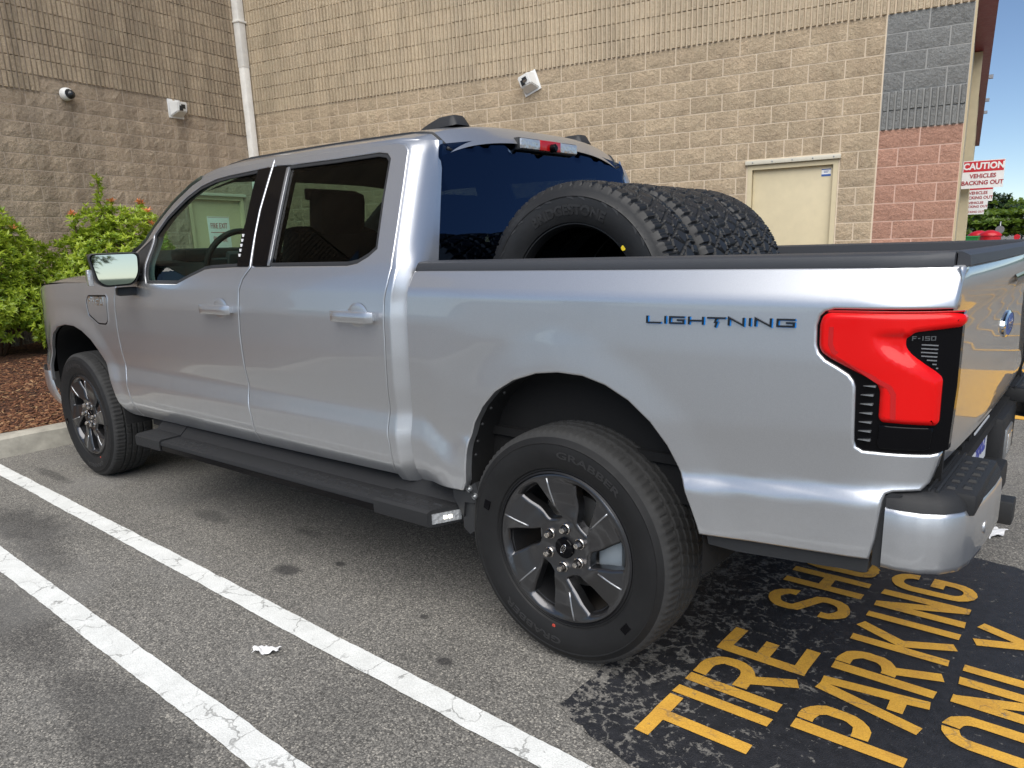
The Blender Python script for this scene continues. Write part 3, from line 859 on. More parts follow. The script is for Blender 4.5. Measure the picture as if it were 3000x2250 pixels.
# roof slab over the store
SD = Vector((-.1485, .9889, 0)); SO = Vector((.9889, .1485, 0)); E1 = CN + EX * 10.92
pts = [E1, E1 + SD * 30, CN + NY * 30 - EX * 16, CN - NY * 11.2 - EX * 16, CN - NY * 11.2 - EX * .05, CN - EX * .05 + NY * .02]
b = MB().prism([(q.x, q.y) for q in pts], 9.3, 9.6, 'XY')
o = obj('roof', b.mesh('roof', 'roof_dark')); o.parent = store; o.matrix_parent_inverse = Matrix.Translation((5.5, -6.04, 0))
def side_box(name, d0, d1, o0, o1, z0, z1, mat, parent=store):
    b = MB(); P = [E1 + SD * d + SO * q for d in (d0, d1) for q in (o0, o1)]
    v = [(p.x, p.y, z) for z in (z0, z1) for p in P]
    b.add(v, [(0, 2, 3, 1), (4, 5, 7, 6), (0, 1, 5, 4), (2, 6, 7, 3), (0, 4, 6, 2), (1, 3, 7, 5)])
    o = obj(name, b.mesh(name, mat)); o.parent = parent; o.matrix_parent_inverse = Matrix.Translation((5.5, -6.04, 0)); return o
side_box('side_wall', .02, 30, -.4, -.012, -.1, 9.3, 'trim_beige')
side_box('wall_post', .06, .26, -.011, .02, 0, 5.0, 'trim_beige')
for d in (4.1, 8.7, 13.5, 18.5): side_box('wall_post', d, d + .35, -.011, .10, 0, 4.01, 'trim_beige')
side_box('fascia', .05, 19.5, -.010, .215, 4.02, 4.9, 'maroon')
for d in (6.9, 11.8, 9.8): side_box('lamp_arm', d, d + .10, .216, .29, 4.06, 4.12, 'grey_metal')
# downspout in the corner
ds = empty('downspout', tuple(CN + EX * .09 - NY * .12), label='white square downspout running up the inside corner of the store', cat='downspout')
P = Matrix(((EX.x, NY.x, 0, 0), (EX.y, NY.y, 0, 0), (0, 0, 1, 0), (0, 0, 0, 1)))
for z0, z1, g in ((.0, 4.55, .062), (4.5, 9.2, .068)):
    b = MB(); b.box((-g, -g, z0), (g, g, z1), 0, .012); me = b.mesh('pipe', 'spout_white', auto=R(35)); me.transform(P); obj('pipe', me, ds)
for z in (1.2, 3.0, 5.2):
    b = MB(); b.box((-.085, -.085, z), (.085, .10, z + .03), 0, .004); me = b.mesh('strap', 'spout_white', auto=R(35)); me.transform(P); obj('strap', me, ds)

# ------------------------------------------------------------------ cameras and boxes on the walls
def wall_thing(name, left, s, z, label, cat):
    org = CN - NY * s if left else CN + EX * s
    o = empty(name, (org.x, org.y, z), label=label, cat=cat); mw = wall_mw(Vector((org.x, org.y, z)), left); o.matrix_world = mw; return o
dome = wall_thing('dome_camera', True, 3.30, 3.62, 'small round white dome camera on the short store wall', 'camera')
b = MB().lathe([(.001, -.03), (.085, -.03), (.085, -.06), (.078, -.10), (.06, -.12)], 28); obj('base', b.mesh('base', 'cam_white', auto=R(40)), dome)
b = MB().lathe([(.06, -.118), (.056, -.150), (.038, -.178), (.001, -.19)], 24, c=(.012, 0, -.01)); obj('dome_cover', b.mesh('dome_cover', 'cam_dark', True), dome)
def box_cam(name, left, s, z, label, sx, rust=False, tilt=0):
    t = wall_thing(name, left, s, z, label, 'camera')
    b = MB(); w0, w1, h = .115, .085, .11
    v = [(-w0, -.03, -.12), (w0, -.03, -.12), (w0, -.03, .12), (-w0, -.03, .12), (-w1, -.19, -.055), (w1, -.19, -.055), (w1, -.21, .085), (-w1, -.21, .085)]
    b.add(v, [(0, 1, 2, 3), (4, 7, 6, 5), (0, 4, 5, 1), (1, 5, 6, 2), (2, 6, 7, 3), (3, 7, 4, 0)])
    bm = bmesh.new(); me = b.mesh('housing', 'cam_white'); bm.from_mesh(me); bmesh.ops.bevel(bm, geom=list(bm.edges), offset=.012, segments=2, affect='EDGES'); bm.to_mesh(me); bm.free()
    obj('housing', me, t); obj('mounting_plate', MB().box((-.135, -.032, -.14), (.135, -.012, .14), 0, .006).mesh('mounting_plate', 'cam_white', auto=R(35)), t)
    q = MB().box((-.06, -.207, -.045), (.0, -.19, .03), 0, .006) ; q.box((-.03, -.206, -.01), (.045, -.19, .055), 0, .006)
    obj('lens_opening', q.mesh('lens_opening', 'cam_dark'), t)
    if rust: obj('lens', MB().box((-.02, -.212, -.02), (.03, -.204, .012), 0, .003).mesh('lens', 'bark'), t)
    t.matrix_world = t.matrix_world @ Matrix.Rotation(tilt, 4, 'Y'); return t
box_cam('box_camera', True, 1.55, 3.66, 'boxy white camera housing on the short wall beside the stepped fluted blocks', 1)
box_cam('box_camera', False, 5.56, 3.60, 'boxy white camera housing with torn open front on the long wall', 1, True, R(-20))

# ------------------------------------------------------------------ caution signs along the side wall
GRP = 'caution signs along the side of the store'
LAB = ['red and white sign nearest the store corner with the word CAUTION fully readable', 'caution sign directly behind the first, its red band half hidden',
       'third caution sign of the receding row, only VEHICLES BACKING OUT visible', 'last caution sign of the receding row, only BACKING OUT visible']
for i, (d, z0) in enumerate([(3.9, 2.01), (9.6, 1.982), (14.4, 1.912), (19.4, 1.868)]):
    p = E1 + SD * d + SO * .265
    t = empty('caution_sign', (p.x, p.y, z0), label=LAB[i], cat='sign', group=GRP)
    t.matrix_world = Matrix(((SO.x, SD.x, 0, p.x), (SO.y, SD.y, 0, p.y), (0, 0, 1, z0), (0, 0, 0, 1)))
    hw, H_ = .275, .41
    obj('plate', MB().box((-hw, 0, 0), (hw, .006, H_)).mesh('plate', 'sign_white'), t)
    obj('red_band', MB().box((-hw + .01, -.002, .245), (hw - .01, 0.001, H_ - .012)).mesh('red_band', 'sign_red'), t)
    obj('mounting_arm', MB().box((-hw - .03, .007, .05), (hw - .1, .03, .08)).box((-hw - .03, .007, H_ - .08), (hw - .1, .03, H_ - .05)).mesh('mounting_arm', 'grey_metal'), t)
    for txt, zc, sz, mt, bo, ws in (('CAUTION', .322, .13, 'sign_white', .005, .92), ('VEHICLES', .178, .086, 'sign_text_red', .0022, .95), ('BACKING OUT', .078, .086, 'sign_text_red', .0022, .95)):
        V, F = text2d(txt, sz, bo); V = V * np.array([ws, 1]); v, f = extrude2d(V, F, .002)
        obj('lettering', mesh('lettering', [(a, c - .0045, b + zc) for a, b, c in v], f, mt), t)

# ------------------------------------------------------------------ planting
def leaf_cloud(points, normals, n_leaf, L, Wd, seed, tint=None, spread=.9, droop=.2):
    r = np.random.default_rng(seed); V = []; F = []; Cc = []
    for i, (p, nn) in enumerate(zip(points, normals)):
        nn = Vector(nn).normalized(); a = nn.orthogonal().normalized(); bb = nn.cross(a); k = int(n_leaf * r.uniform(.7, 1.3)); ph = r.uniform(0, 6.28); br = r.random()
        red = 1. if (tint is not None and tint[i]) else 0.
        for j in range(k):
            th = ph + j * 2.4; el = r.uniform(.1, 1.0) * spread; l = L * r.uniform(.65, 1.15); wd = Wd * r.uniform(.8, 1.15)
            d = (a * math.cos(th) + bb * math.sin(th)) * math.sin(el + .35) + nn * math.cos(el + .35); d = (d + Vector((0, 0, -droop * r.random()))).normalized()
            s = d.cross(nn); s = s.normalized() if s.length > 1e-4 else a; up = s.cross(d).normalized(); b0 = len(V); q = Vector(p)
            V += [tuple(q), tuple(q + d * l * .5 + s * wd + up * wd * .35), tuple(q + d * l * .55), tuple(q + d * l * .5 - s * wd + up * wd * .35), tuple(q + d * l - up * l * .12)]
            F += [(b0, b0 + 1, b0 + 2), (b0, b0 + 2, b0 + 3), (b0 + 1, b0 + 4, b0 + 2), (b0 + 2, b0 + 4, b0 + 3)]
            g = min(1, max(0, br * .6 + r.uniform(-.1, .45))); Cc += [(g, red, 0, 1)] * 5
    return V, F, Cc
def bush(name, c, rad, n, sprigs, label, seed, reds=4):
    r = np.random.default_rng(seed); P = []; N = []
    t = empty(name, (c[0], c[1], bedz(c[0], c[1])), label=label, cat='bush')
    cx, cy, cz = 0, 0, c[2] - bedz(c[0], c[1])
    while len(P) < n:
        u = r.normal(size=3); u /= np.linalg.norm(u)
        if u[2] < -.75: continue
        f_ = .82 + .13 * math.sin(u[0] * 5 + seed) * math.sin(u[1] * 6 + 1) + .10 * math.sin(u[2] * 7 + u[0] * 4)
        k = f_ * (1 - .45 * r.random() ** 2.2)
        P.append((cx + rad[0] * u[0] * k, cy + rad[1] * u[1] * k, cz + rad[2] * u[2] * k)); nn = Vector((u[0] / rad[0], u[1] / rad[1], u[2] / rad[2])).normalized() + Vector((0, 0, .75)); N.append(nn)
    T = [0] * len(P); ss = MB()
    for i in range(reds):
        k = max(range(len(P)), key=lambda q: P[q][2] + P[q][0] * .5 + 3 * r.random()); T[k] = 1
    for (dx, dy, z0, z1, red) in sprigs:
        k = int((z1 - z0) / .035)
        for j in range(k):
            f_ = j / k
            for m_ in range(2): P.append((dx + r.uniform(-.07, .07) * (1 - f_ * .5), dy + r.uniform(-.07, .07) * (1 - f_ * .5), z0 + (z1 - z0) * f_)); N.append(Vector((r.uniform(-.7, .7), r.uniform(-.7, .7), 1))); T.append(1 if (red and f_ > .85) else 0)
        ss.tube([(dx * .8, dy * .9, .1), (dx, dy, z0), (dx, dy, z1)], [.012, .010, .005], 6)
    V, F, Cc = leaf_cloud(P, N, 9, .082, .0125, seed, T)
    me = mesh('foliage', V, F, 'leaf_bush', True); colorize(me, Cc); obj('foliage', me, t)
    for j in range(16):
        a = j * .7; ss.tube([(.04 * math.cos(a), .04 * math.sin(a), -.02), (rad[0] * .35 * math.cos(a), rad[1] * .35 * math.sin(a), cz * .6), (rad[0] * .7 * math.cos(a), rad[1] * .7 * math.sin(a), cz + rad[2] * .3)], [.016, .012, .005], 6)
    obj('stems', ss.mesh('stems', 'stem', True), t)
bush('leafy_bush', (-9.1, 1.62, 1.12), (1.0, 1.0, 1.02), 2900, [(.05, -.16, 1.40, 2.15, 0), (.02, -.02, 1.4, 1.86, 1), (.15, .32, 1.35, 1.86, 1), (.1, -.52, 1.4, 1.70, 1)], 'bright green leafy bush with tall upright shoots behind the truck hood', 11)
bush('leafy_bush', (-9.25, .10, 1.10), (.95, .98, .98), 2700, [(.1, .25, 1.2, 1.58, 0)], 'bright green leafy bush with one red tuft, beside the one with upright shoots', 12, 6)
bush('leafy_bush', (-9.3, 3.05, .78), (.80, .72, .66), 1000, [], 'green leafy bush by the fire exit door, seen past the windshield', 13, 1)
bush('leafy_bush', (-8.6, .72, .66), (.40, .46, .36), 420, [], 'low sprawling green shoot of foliage at the foot of the bushes', 14, 0)

def tree(name, loc, h, rx, rz, n, mat, label, seed, layers=True, trunk=.14, L=.42, grp='trees beyond the lot'):
    r = np.random.default_rng(seed); t = empty(name, loc, label=label, cat='tree', group=grp); P = []; N = []
    for k in range(n):
        u = r.normal(size=3); u /= np.linalg.norm(u); q = r.random() ** .4
        z = h - rz + rz * u[2] * q
        if layers: z = round(z / .55) * .55 + r.uniform(-.12, .12)
        ww = rx * (1 + .25 * math.sin(u[0] * 4 + seed) * math.cos(u[1] * 5)); P.append((ww * u[0] * q, ww * u[1] * q, z)); N.append(Vector((u[0] * .4, u[1] * .4, 1)))
    V, F, Cc = leaf_cloud(P, N, 7, L, L * .28, seed, None, 1.2, .4)
    me = mesh('crown', V, F, mat, True); colorize(me, Cc); obj('crown', me, t)
    b = MB().tube([(0, 0, 0), (.05, 0, h * .4), (0, .05, h * .85)], [trunk, trunk * .7, trunk * .3], 8)
    for j in range(6):
        a = j * 1.1; b.tube([(0, 0, h * .45), (rx * .5 * math.cos(a), rx * .5 * math.sin(a), h * .65), (rx * .8 * math.cos(a), rx * .8 * math.sin(a), h * .75)], [trunk * .5, trunk * .3, .02], 6)
    obj('trunk', b.mesh('trunk', 'bark', True), t)
for k, (x, y, h, rx, rz, lab) in enumerate([(-5.6, 50, 2.55, 2.2, .95, 'light green spreading tree just right of the caution signs'), (-3.2, 52, 2.9, 2.4, 1.0, 'light green spreading tree behind the red bins'),
        (.2, 54, 3.1, 2.6, 1.1, 'light green spreading tree at the edge of the lot, past the red bins'), (4.5, 55, 3.4, 2.8, 1.3, 'broad green tree farther along the edge of the lot')]):
    tree('lot_tree', (x, y, 0), h, rx, rz, 420, 'leaf_tree', lab, 30 + k)
for k, (x, y, h, rx, lab) in enumerate([(-9.5, 82, 4.6, 2.0, 'dark conifer behind the light green trees, nearest the store'), (-6.2, 84, 4.2, 2.2, 'dark conifer behind the red bins'), (-2.6, 80, 5.2, 2.2, 'taller dark conifer at the edge of the lot'), (3.5, 85, 5.8, 2.6, 'tall dark conifer farthest from the store')]):
    tree('conifer', (x, y, 0), h, rx, h * .45, 380, 'leaf_conifer', lab, 50 + k, False, .16, .5)
# more trees round the lot, seen in the paintwork
for k, (x, y, h) in enumerate([(48, 26, 6), (52, 14, 7), (55, 2, 6.5), (52, -10, 7.5), (46, -22, 7), (38, -34, 6), (24, -42, 7), (8, -46, 6.5), (-10, -44, 7), (-26, -40, 6)]):
    tree('lot_tree', (x, y, 0), h, 3.6, h * .38, 260, 'leaf_tree', 'broad green tree at the far rim of the parking lot', 70 + k, False, .25, .7, 'trees round the far rim of the lot')
v, f = grid(60, 3, lambda a, b: (900 * math.sin(a * 2 * math.pi) * (1 + .12 * b), 900 * math.cos(a * 2 * math.pi) * (1 + .12 * b), -1 if b == 0 else (16 + 9 * math.sin(a * 41) + 6 * math.sin(a * 97 + 1)) * (1 if b == .5 else .2)))
obj('hills', mesh('hills', v, f, 'hill_green', True), kind='structure')

# ------------------------------------------------------------------ small things far behind the bed
def bin_(x, y, z0, label):
    t = empty('dome_bin', (x, y, 0), label=label, cat='bin')
    obj('drum', MB().lathe([(.001, .0), (.46, .0), (.48, .05), (.47, 1.0), (.49, 1.02), (.49, 1.06)], 28, 'Z').mesh('drum', 'bin_red', auto=R(40)), t)
    obj('dome_lid', MB().lathe([(.50, 1.05), (.50, 1.10), (.36, 1.22), (.12, 1.31), (.001, 1.32)], 28, 'Z').mesh('dome_lid', 'bin_red', auto=R(50)), t)
bin_(-4.22, 40.8, 0, 'red domed bin standing in front, right of the caution signs'); bin_(-4.85, 41.9, 0, 'red domed bin half hidden behind the other red bin')
t = empty('round_sign', (-4.05, 42.6, 0), label='grey round sign on a post seen from the back, above the red bins', cat='sign')
obj('post', MB().tube([(0, 0, 0), (0, 0, 1.72)], .03, 8).mesh('post', 'grey_metal', True), t); obj('disc', MB().lathe([(.001, -.035), (.20, -.035), (.20, -.045), (.001, -.045)], 24, c=(0, 0, 1.32)).mesh('disc', 'grey_metal'), t)
t = empty('stop_sign', (-3.42, 44.0, 0), label='small red octagonal sign under the trees', cat='sign')
obj('post', MB().tube([(0, 0, 0), (0, 0, .82)], .03, 8).mesh('post', 'grey_metal', True), t); obj('octagon', MB().lathe([(.001, -.035), (.15, -.035), (.15, -.045), (.001, -.045)], 8, c=(0, 0, .92)).mesh('octagon', 'sign_red'), t)
t = empty('lot_lamp', (-4.3, 55, 0), label='thin lamp post with one arm rising over the trees', cat='lamp post')
obj('pole', MB().tube([(0, 0, 0), (0, 0, 3.15)], [.06, .035], 8).mesh('pole', 'grey_metal', True), t); obj('lamp_head', MB().box((-.02, -.08, 3.1), (.75, .08, 3.18), 0, .01).mesh('lamp_head', 'grey_metal'), t)
t = empty('bollard', (-5.02, 38.5, 0), label='short red bollard beside the store corner', cat='bollard')
obj('tube', MB().lathe([(.11, 0), (.11, .98), (.09, 1.07), (.001, 1.1)], 20, 'Z').mesh('tube', 'bin_red', auto=R(40)), t); obj('foot_plate', MB().box((-.16, -.16, 0), (.16, .16, .02)).mesh('foot_plate', 'grey_metal'), t)
t = empty('wheelie_bin', (-4.78, 39.6, 0), label='green plastic bin beside the red bollard', cat='bin')
b = MB(); v = [(-.2, -.22, 0), (.2, -.22, 0), (.2, .22, 0), (-.2, .22, 0), (-.26, -.3, 1.0), (.26, -.3, 1.0), (.26, .28, 1.0), (-.26, .28, 1.0)]; b.add(v, [(0, 3, 2, 1), (4, 5, 6, 7), (0, 1, 5, 4), (1, 2, 6, 5), (2, 3, 7, 6), (3, 0, 4, 7)])
obj('body', b.mesh('body', 'green_plastic'), t); obj('lid', MB().box((-.28, -.33, 1.0), (.28, .30, 1.07), 0, .02).mesh('lid', 'green_plastic'), t)

# ================================================================== THE TRUCK
def _pl(z,tab,w=.012):
    t=np.array(tab[::-1]); zz,yy=t[:,0],t[:,1]; z=np.asarray(z,float); s=0
    for o in (-1,-.5,0,.5,1): s=s+np.interp(z+o*w,zz,yy)
    return s/5
def sst(a,b,t):
    t=np.clip((np.asarray(t,float)-a)/(b-a),0,1); return t*t*(3-2*t)
DOORP=[(1.42,-.930),(1.345,-.957),(1.30,-.974),(1.25,-.987),(1.15,-.998),(1.0,-1.0),(.88,-.996),(.797,-.9865),(.783,-.987),(.70,-1.0015),(.686,-1.002),(.60,-.997),(.56,-.986),(.52,-.962),(.46,-.91)]
BEDP=[(1.40,-.918),(1.335,-.944),(1.30,-.962),(1.25,-.990),(1.238,-.994),(1.1,-1.0),(.9,-.999),(.765,-.989),(.752,-.988),(.722,-1.006),(.705,-1.008),(.60,-1.000),(.5,-.985)]
ARCH_R=[(-.425,.54),(-.41,.62),(-.335,.76),(-.23,.89),(-.12,.97),(0,1.0),(.12,.975),(.24,.91),(.34,.83),(.43,.72),(.48,.6),(.495,.55)]
def pdist(x,z,pl):
    x=np.asarray(x,float); z=np.asarray(z,float); d=np.full(np.broadcast(x,z).shape,9.)
    for (a,b),(c,e) in zip(pl[:-1],pl[1:]):
        ux,uz=c-a,e-b; L=ux*ux+uz*uz; t=np.clip(((x-a)*ux+(z-b)*uz)/L,0,1)
        d=np.minimum(d,np.hypot(x-a-t*ux,z-b-t*uz))
    return d
def Ybed(x,z):
    x=np.asarray(x,float); z=np.asarray(z,float)
    zs=z-.10*np.clip(x-.45,0,1)*(1-sst(.85,1.1,z))
    y=_pl(zs,BEDP)
    k=1-sst(-.5,-.3,x); y=y*(1-k)+k*_pl(z+.07*sst(-.63,-.48,x)*(1-sst(.9,1.1,z)),[(a,b if a<1.1 else np.interp(a,[q[0] for q in BEDP[::-1]],[q[1] for q in BEDP[::-1]])) for a,b in DOORP])
    y=y-.009*(1-sst(.0,.16,pdist(x,z,ARCH_R)))
    t=np.clip((x-.86)/.22,0,1.3); y=y+.075*t**2.6
    return y
ARCH_F=[(-4.29,.60),(-4.27,.72),(-4.21,.83),(-4.11,.925),(-3.98,.98),(-3.84,1.002),(-3.70,.998),(-3.588,.972),(-3.477,.923),(-3.40,.866),(-3.335,.795),(-3.28,.695),(-3.252,.60),(-3.245,.49)]
def Yside(x,z):
    x=np.asarray(x,float); z=np.asarray(z,float)
    zz=z
    lo=_pl(np.minimum(zz,1.345),DOORP)
    up=-.9585+(z-1.345)*.43+.05*np.clip(z-1.345,0,1)**2
    y=np.where(z>1.345,up,lo)
    y=y+.10*np.clip(-2.1-x,0,1)**2*sst(1.3,1.5,z)
    k=sst(-2.9,-3.1,x)   # smooth fender: lose the low door crease
    y=y-.012*(1-sst(.0,.13,pdist(x,z,ARCH_F)))
    x0=-3.86-.28*np.clip(1.1-z,0,.6); t=np.clip(x0-x,0,1); y=y+.25*t**2
    return y

# ------------------------------------------------------------------ truck materials
m = NT('car_paint')
fl = m.n('ShaderNodeTexVoronoi'); fl.inputs['Scale'].default_value = 2200; m.l(m.co(), fl.inputs['Vector'])
c = m.mix(m.n_sep(fl.outputs['Color']), (.525, .540, .566), (.665, .681, .708))
ps = m.n('ShaderNodeSeparateXYZ'); m.l(m.pos(), ps.inputs[0]); lowz = m.math('MULTIPLY', m.math('SUBTRACT', .85, ps.outputs[2], clamp=True), 1.6, clamp=True)
dust = m.math('MULTIPLY', lowz, m.ramp(m.noise(14, 6, .7, m.pos()), [(.38, 0), (.75, .55)]))
c = m.mix(dust, c, (.36, .34, .31))
b = m.bsdf(Base_Color=c, Metallic=m.math('MULTIPLY_ADD', dust, -.5, .88), Roughness=m.math('MULTIPLY_ADD', dust, .25, .36), Coat_Weight=1., Coat_Roughness=.025, Coat_IOR=1.5)
plain('black_plastic', (.020, .021, .023), .55, bumpscale=400, bumps=.15)
plain('black_textured', (.012, .0125, .014), .62, bumpscale=900, bumps=.25)
plain('gloss_black', (.003, .003, .004), .08, spec=.16)
plain('rail_cap', (.040, .043, .050), .50, bumpscale=700, bumps=.2)
plain('rubber', (.011, .011, .0115), .62, bumpscale=60, bumps=.05, var=.15, spec=.3)
plain('rubber_tread', (.030, .030, .030), .85, bumpscale=300, bumps=.25, var=.2)
plain('new_rubber', (.011, .0112, .012), .55, bumpscale=120, bumps=.08, var=.15)
plain('rubber_letter', (.022, .022, .023), .5)
plain('wheel_metal', (.095, .095, .10), .30, .9, coat=.3)
plain('wheel_dark', (.018, .018, .02), .5, .3)
plain('steel', (.45, .45, .45), .35, .9, var=.15)
plain('lug_steel', (.62, .58, .54), .22, 1.)
plain('chrome', (.75, .76, .78), .08, 1.)
plain('brush_trim', (.42, .43, .45), .28, .8)
plain('liner', (.005, .005, .0055), .9, bumpscale=40, bumps=.3)
plain('interior', (.007, .0075, .008), .7, bumpscale=150, bumps=.1)
plain('interior_grey', (.05, .055, .058), .6)
plain('screen', (.01, .012, .014), .1)
plain('badge_black', (.008, .009, .012), .25)
plain('badge_blue', (.01, .25, .75), .25, .3)
plain('plate_white', (.75, .77, .80), .35)
plain('plate_blue', (.04, .06, .35), .4)
plain('dot_yellow', (.75, .55, .02), .5)
plain('dot_red', (.45, .05, .03), .7)
plain('spring_grey', (.35, .40, .44), .4, .3)
m = NT('red_lens'); b = m.bsdf(Base_Color=(.66, .003, .003), Roughness=.30, Coat_Weight=.6, Coat_Roughness=.03, Coat_IOR=1.35)
b.inputs['Specular IOR Level'].default_value = .2
plain('dark_red_lens', (.48, .004, .006), .2, coat=.6)
m = NT('lamp_clear'); b = m.bsdf(Base_Color=(.55, .57, .59), Roughness=.16, Metallic=.5, Coat_Weight=1.)
vv = m.n('ShaderNodeTexVoronoi'); vv.inputs['Scale'].default_value = 70; m.l(m.co(), vv.inputs['Vector']); m.l(m.bump(vv.outputs['Distance'], .25, .01), b.inputs['Normal'])
m = NT('lamp_lit'); b = m.bsdf(Base_Color=(.8, .8, .8), Roughness=.2); b.inputs['Emission Color'].default_value = (1, .93, .75, 1); b.inputs['Emission Strength'].default_value = 2.2
def glass(name, tint, f0=1.5, refl=(1, 1, 1)):
    m = NT(name); t = m.n('ShaderNodeBsdfTransparent'); t.inputs['Color'].default_value = (*tint, 1)
    g = m.n('ShaderNodeBsdfGlossy'); g.inputs['Roughness'].default_value = .0; g.inputs['Color'].default_value = (*refl, 1)
    fr = m.n('ShaderNodeFresnel'); fr.inputs['IOR'].default_value = f0
    x = m.n('ShaderNodeMixShader'); m.l(fr.outputs[0], x.inputs[0]); m.l(t.outputs[0], x.inputs[1]); m.l(g.outputs[0], x.inputs[2]); m.l(x.outputs[0], m.out.inputs['Surface'])
glass('glass_front', (.62, .80, .72), 1.2); glass('glass_dark', (.24, .31, .26), 1.2); glass('glass_rear', (.05, .065, .08), 1.75, (.40, .60, 1.0))  # rear glass: deep blue of a mirrored sky put into its reflection colour
plain('mirror_glass', (.80, .80, .76), .02, 1.)

truck = empty('pickup_truck', (0, 0, 0), label='silver crew cab electric pickup truck parked beside the tire shop lettering', cat='pickup truck')
def part(name, me, parent=truck): return obj(name, me, parent)
PAINT = 'car_paint'

# ------------------------------------------------------------------ outlines (x along the truck, z up), measured in metres
GUT = [(-3.10, 1.415), (-3.06, 1.443), (-2.892, 1.568), (-2.699, 1.683), (-2.513, 1.762), (-2.38, 1.798), (-2.274, 1.813), (-2.099, 1.820), (-1.759, 1.818), (-1.404, 1.815), (-.999, 1.806)]
SPA = [(-3.06, 1.245), (-3.085, 1.19), (-3.097, 1.10), (-3.103, .955), (-3.10, .80), (-3.085, .70), (-3.09, .67), (-3.08, .615), (-3.07, .55), (-3.085, .51), (-3.10, .475)]
SPB = [(-1.759, 1.818), (-1.756, 1.784), (-1.757, 1.587), (-1.741, 1.478), (-1.712, 1.339), (-1.724, 1.325), (-1.76, 1.288), (-1.783, 1.24), (-1.789, 1.157), (-1.799, 1.037), (-1.80, .914), (-1.797, .788), (-1.800, .745), (-1.795, .695), (-1.785, .637), (-1.785, .557), (-1.80, .50)]
SPC = [(-.903, 1.798), (-.862, 1.785), (-.835, 1.761), (-.808, 1.629), (-.783, 1.488), (-.77, 1.40), (-.762, 1.334), (-.77, 1.273), (-.784, 1.212), (-.786, 1.155), (-.788, 1.04), (-.797, .891), (-.803, .798), (-.811, .725), (-.810, .69), (-.805, .66), (-.802, .582), (-.812, .525)]
FWIN = [(-2.700, 1.262), (-2.862, 1.512), (-2.731, 1.606), (-2.543, 1.694), (-2.398, 1.741), (-2.254, 1.764), (-2.127, 1.772), (-1.79, 1.782), (-1.775, 1.60), (-1.76, 1.478), (-1.735, 1.342), (-2.056, 1.335), (-2.117, 1.33), (-2.252, 1.295), (-2.37, 1.262)]
FGLASS_R = [(-1.876, 1.781), (-1.872, 1.688), (-1.853, 1.537), (-1.856, 1.482), (-1.824, 1.342)]
RWIN = [(-1.735, 1.783), (-1.63, 1.777), (-1.298, 1.771), (-1.014, 1.770), (-.958, 1.760), (-.931, 1.738), (-.907, 1.588), (-.871, 1.40), (-.913, 1.371), (-.97, 1.347), (-1.03, 1.339), (-1.693, 1.340), (-1.722, 1.478), (-1.735, 1.59)]
def shift(pl, dx): return [(x + dx, z) for x, z in pl]
g = .0035
DOOR_F = shift(SPA[::-1], g) + [(-3.035, 1.26), (-3.03, 1.30), (-2.99, 1.36), (-3.02, 1.41), (-3.045, 1.428)] + [(x + .004, z - .006) for x, z in GUT[2:8]] + shift(SPB, -g)
DOOR_R = shift(SPB[::-1], g) + [(x, z - .006) for x, z in GUT[9:]] + shift(SPC, -g)
FARCH = [(-3.245, .49), (-3.252, .60), (-3.28, .695), (-3.335, .795), (-3.40, .866), (-3.477, .923), (-3.588, .972), (-3.70, .998), (-3.84, 1.002), (-3.98, .98), (-4.11, .925), (-4.21, .83), (-4.27, .72), (-4.29, .60)]
FENDER = [(-3.10 - g, .475)] + shift(SPA[::-1], -g) + [(-3.09, 1.262), (-3.4, 1.262), (-3.8, 1.258), (-4.2, 1.242), (-4.6, 1.212), (-4.68, 1.13), (-4.70, .95), (-4.69, .62)] + FARCH[::-1] + [(-3.20, .475)]
BEDO = [(-.652, 1.319), (-.658, 1.301), (-.662, 1.258), (-.664, 1.187), (-.665, 1.076), (-.670, .932), (-.681, .812), (-.683, .793), (-.686, .695), (-.682, .634), (-.678, .584), (-.668, .528), (-.493, .536), (-.42, .542)]
BARCH = [(-.402, .578), (-.391, .683), (-.378, .735), (-.352, .800), (-.309, .862), (-.247, .922), (-.166, .968), (-.069, .999), (.016, 1.009), (.108, 1.006), (.189, .985), (.267, .947), (.338, .892), (.391, .830), (.426, .770), (.451, .72), (.473, .664), (.491, .614), (.498, .586)]
BEDB = [(.599, .592), (.734, .602), (.940, .617), (.951, .674), (.957, .740), (.960, .771), (.965, .789), (.979, .795), (1.033, .801), (1.048, .821), (1.057, .860), (1.063, .894)]
TLO = [(.824, 1.225), (.803, 1.219), (.792, 1.208), (.786, 1.186), (.788, 1.138), (.795, 1.12), (.811, 1.104), (.84, 1.089), (.867, 1.073), (.878, 1.059), (.883, 1.045), (.888, .913), (.893, .898), (.908, .89), (.941, .89), (1.044, .889), (1.056, .892)]
BEDOUT = BEDO + BARCH + BEDB + TLO[::-1] + [(1.066, 1.227), (1.068, 1.278), (1.070, 1.315), (1.066, 1.320)]
TLRED = [(.811, 1.216), (1.064, 1.218), (1.083, 1.213), (1.086, 1.198), (1.078, 1.187), (.995, 1.176), (.983, 1.165), (.983, 1.145), (.995, 1.127), (1.045, 1.085), (1.054, 1.069), (1.055, .97), (1.049, .961), (.945, .966), (.938, .975), (.937, 1.04), (.93, 1.055), (.915, 1.066), (.825, 1.107), (.802, 1.122), (.795, 1.135), (.793, 1.189), (.799, 1.208)]

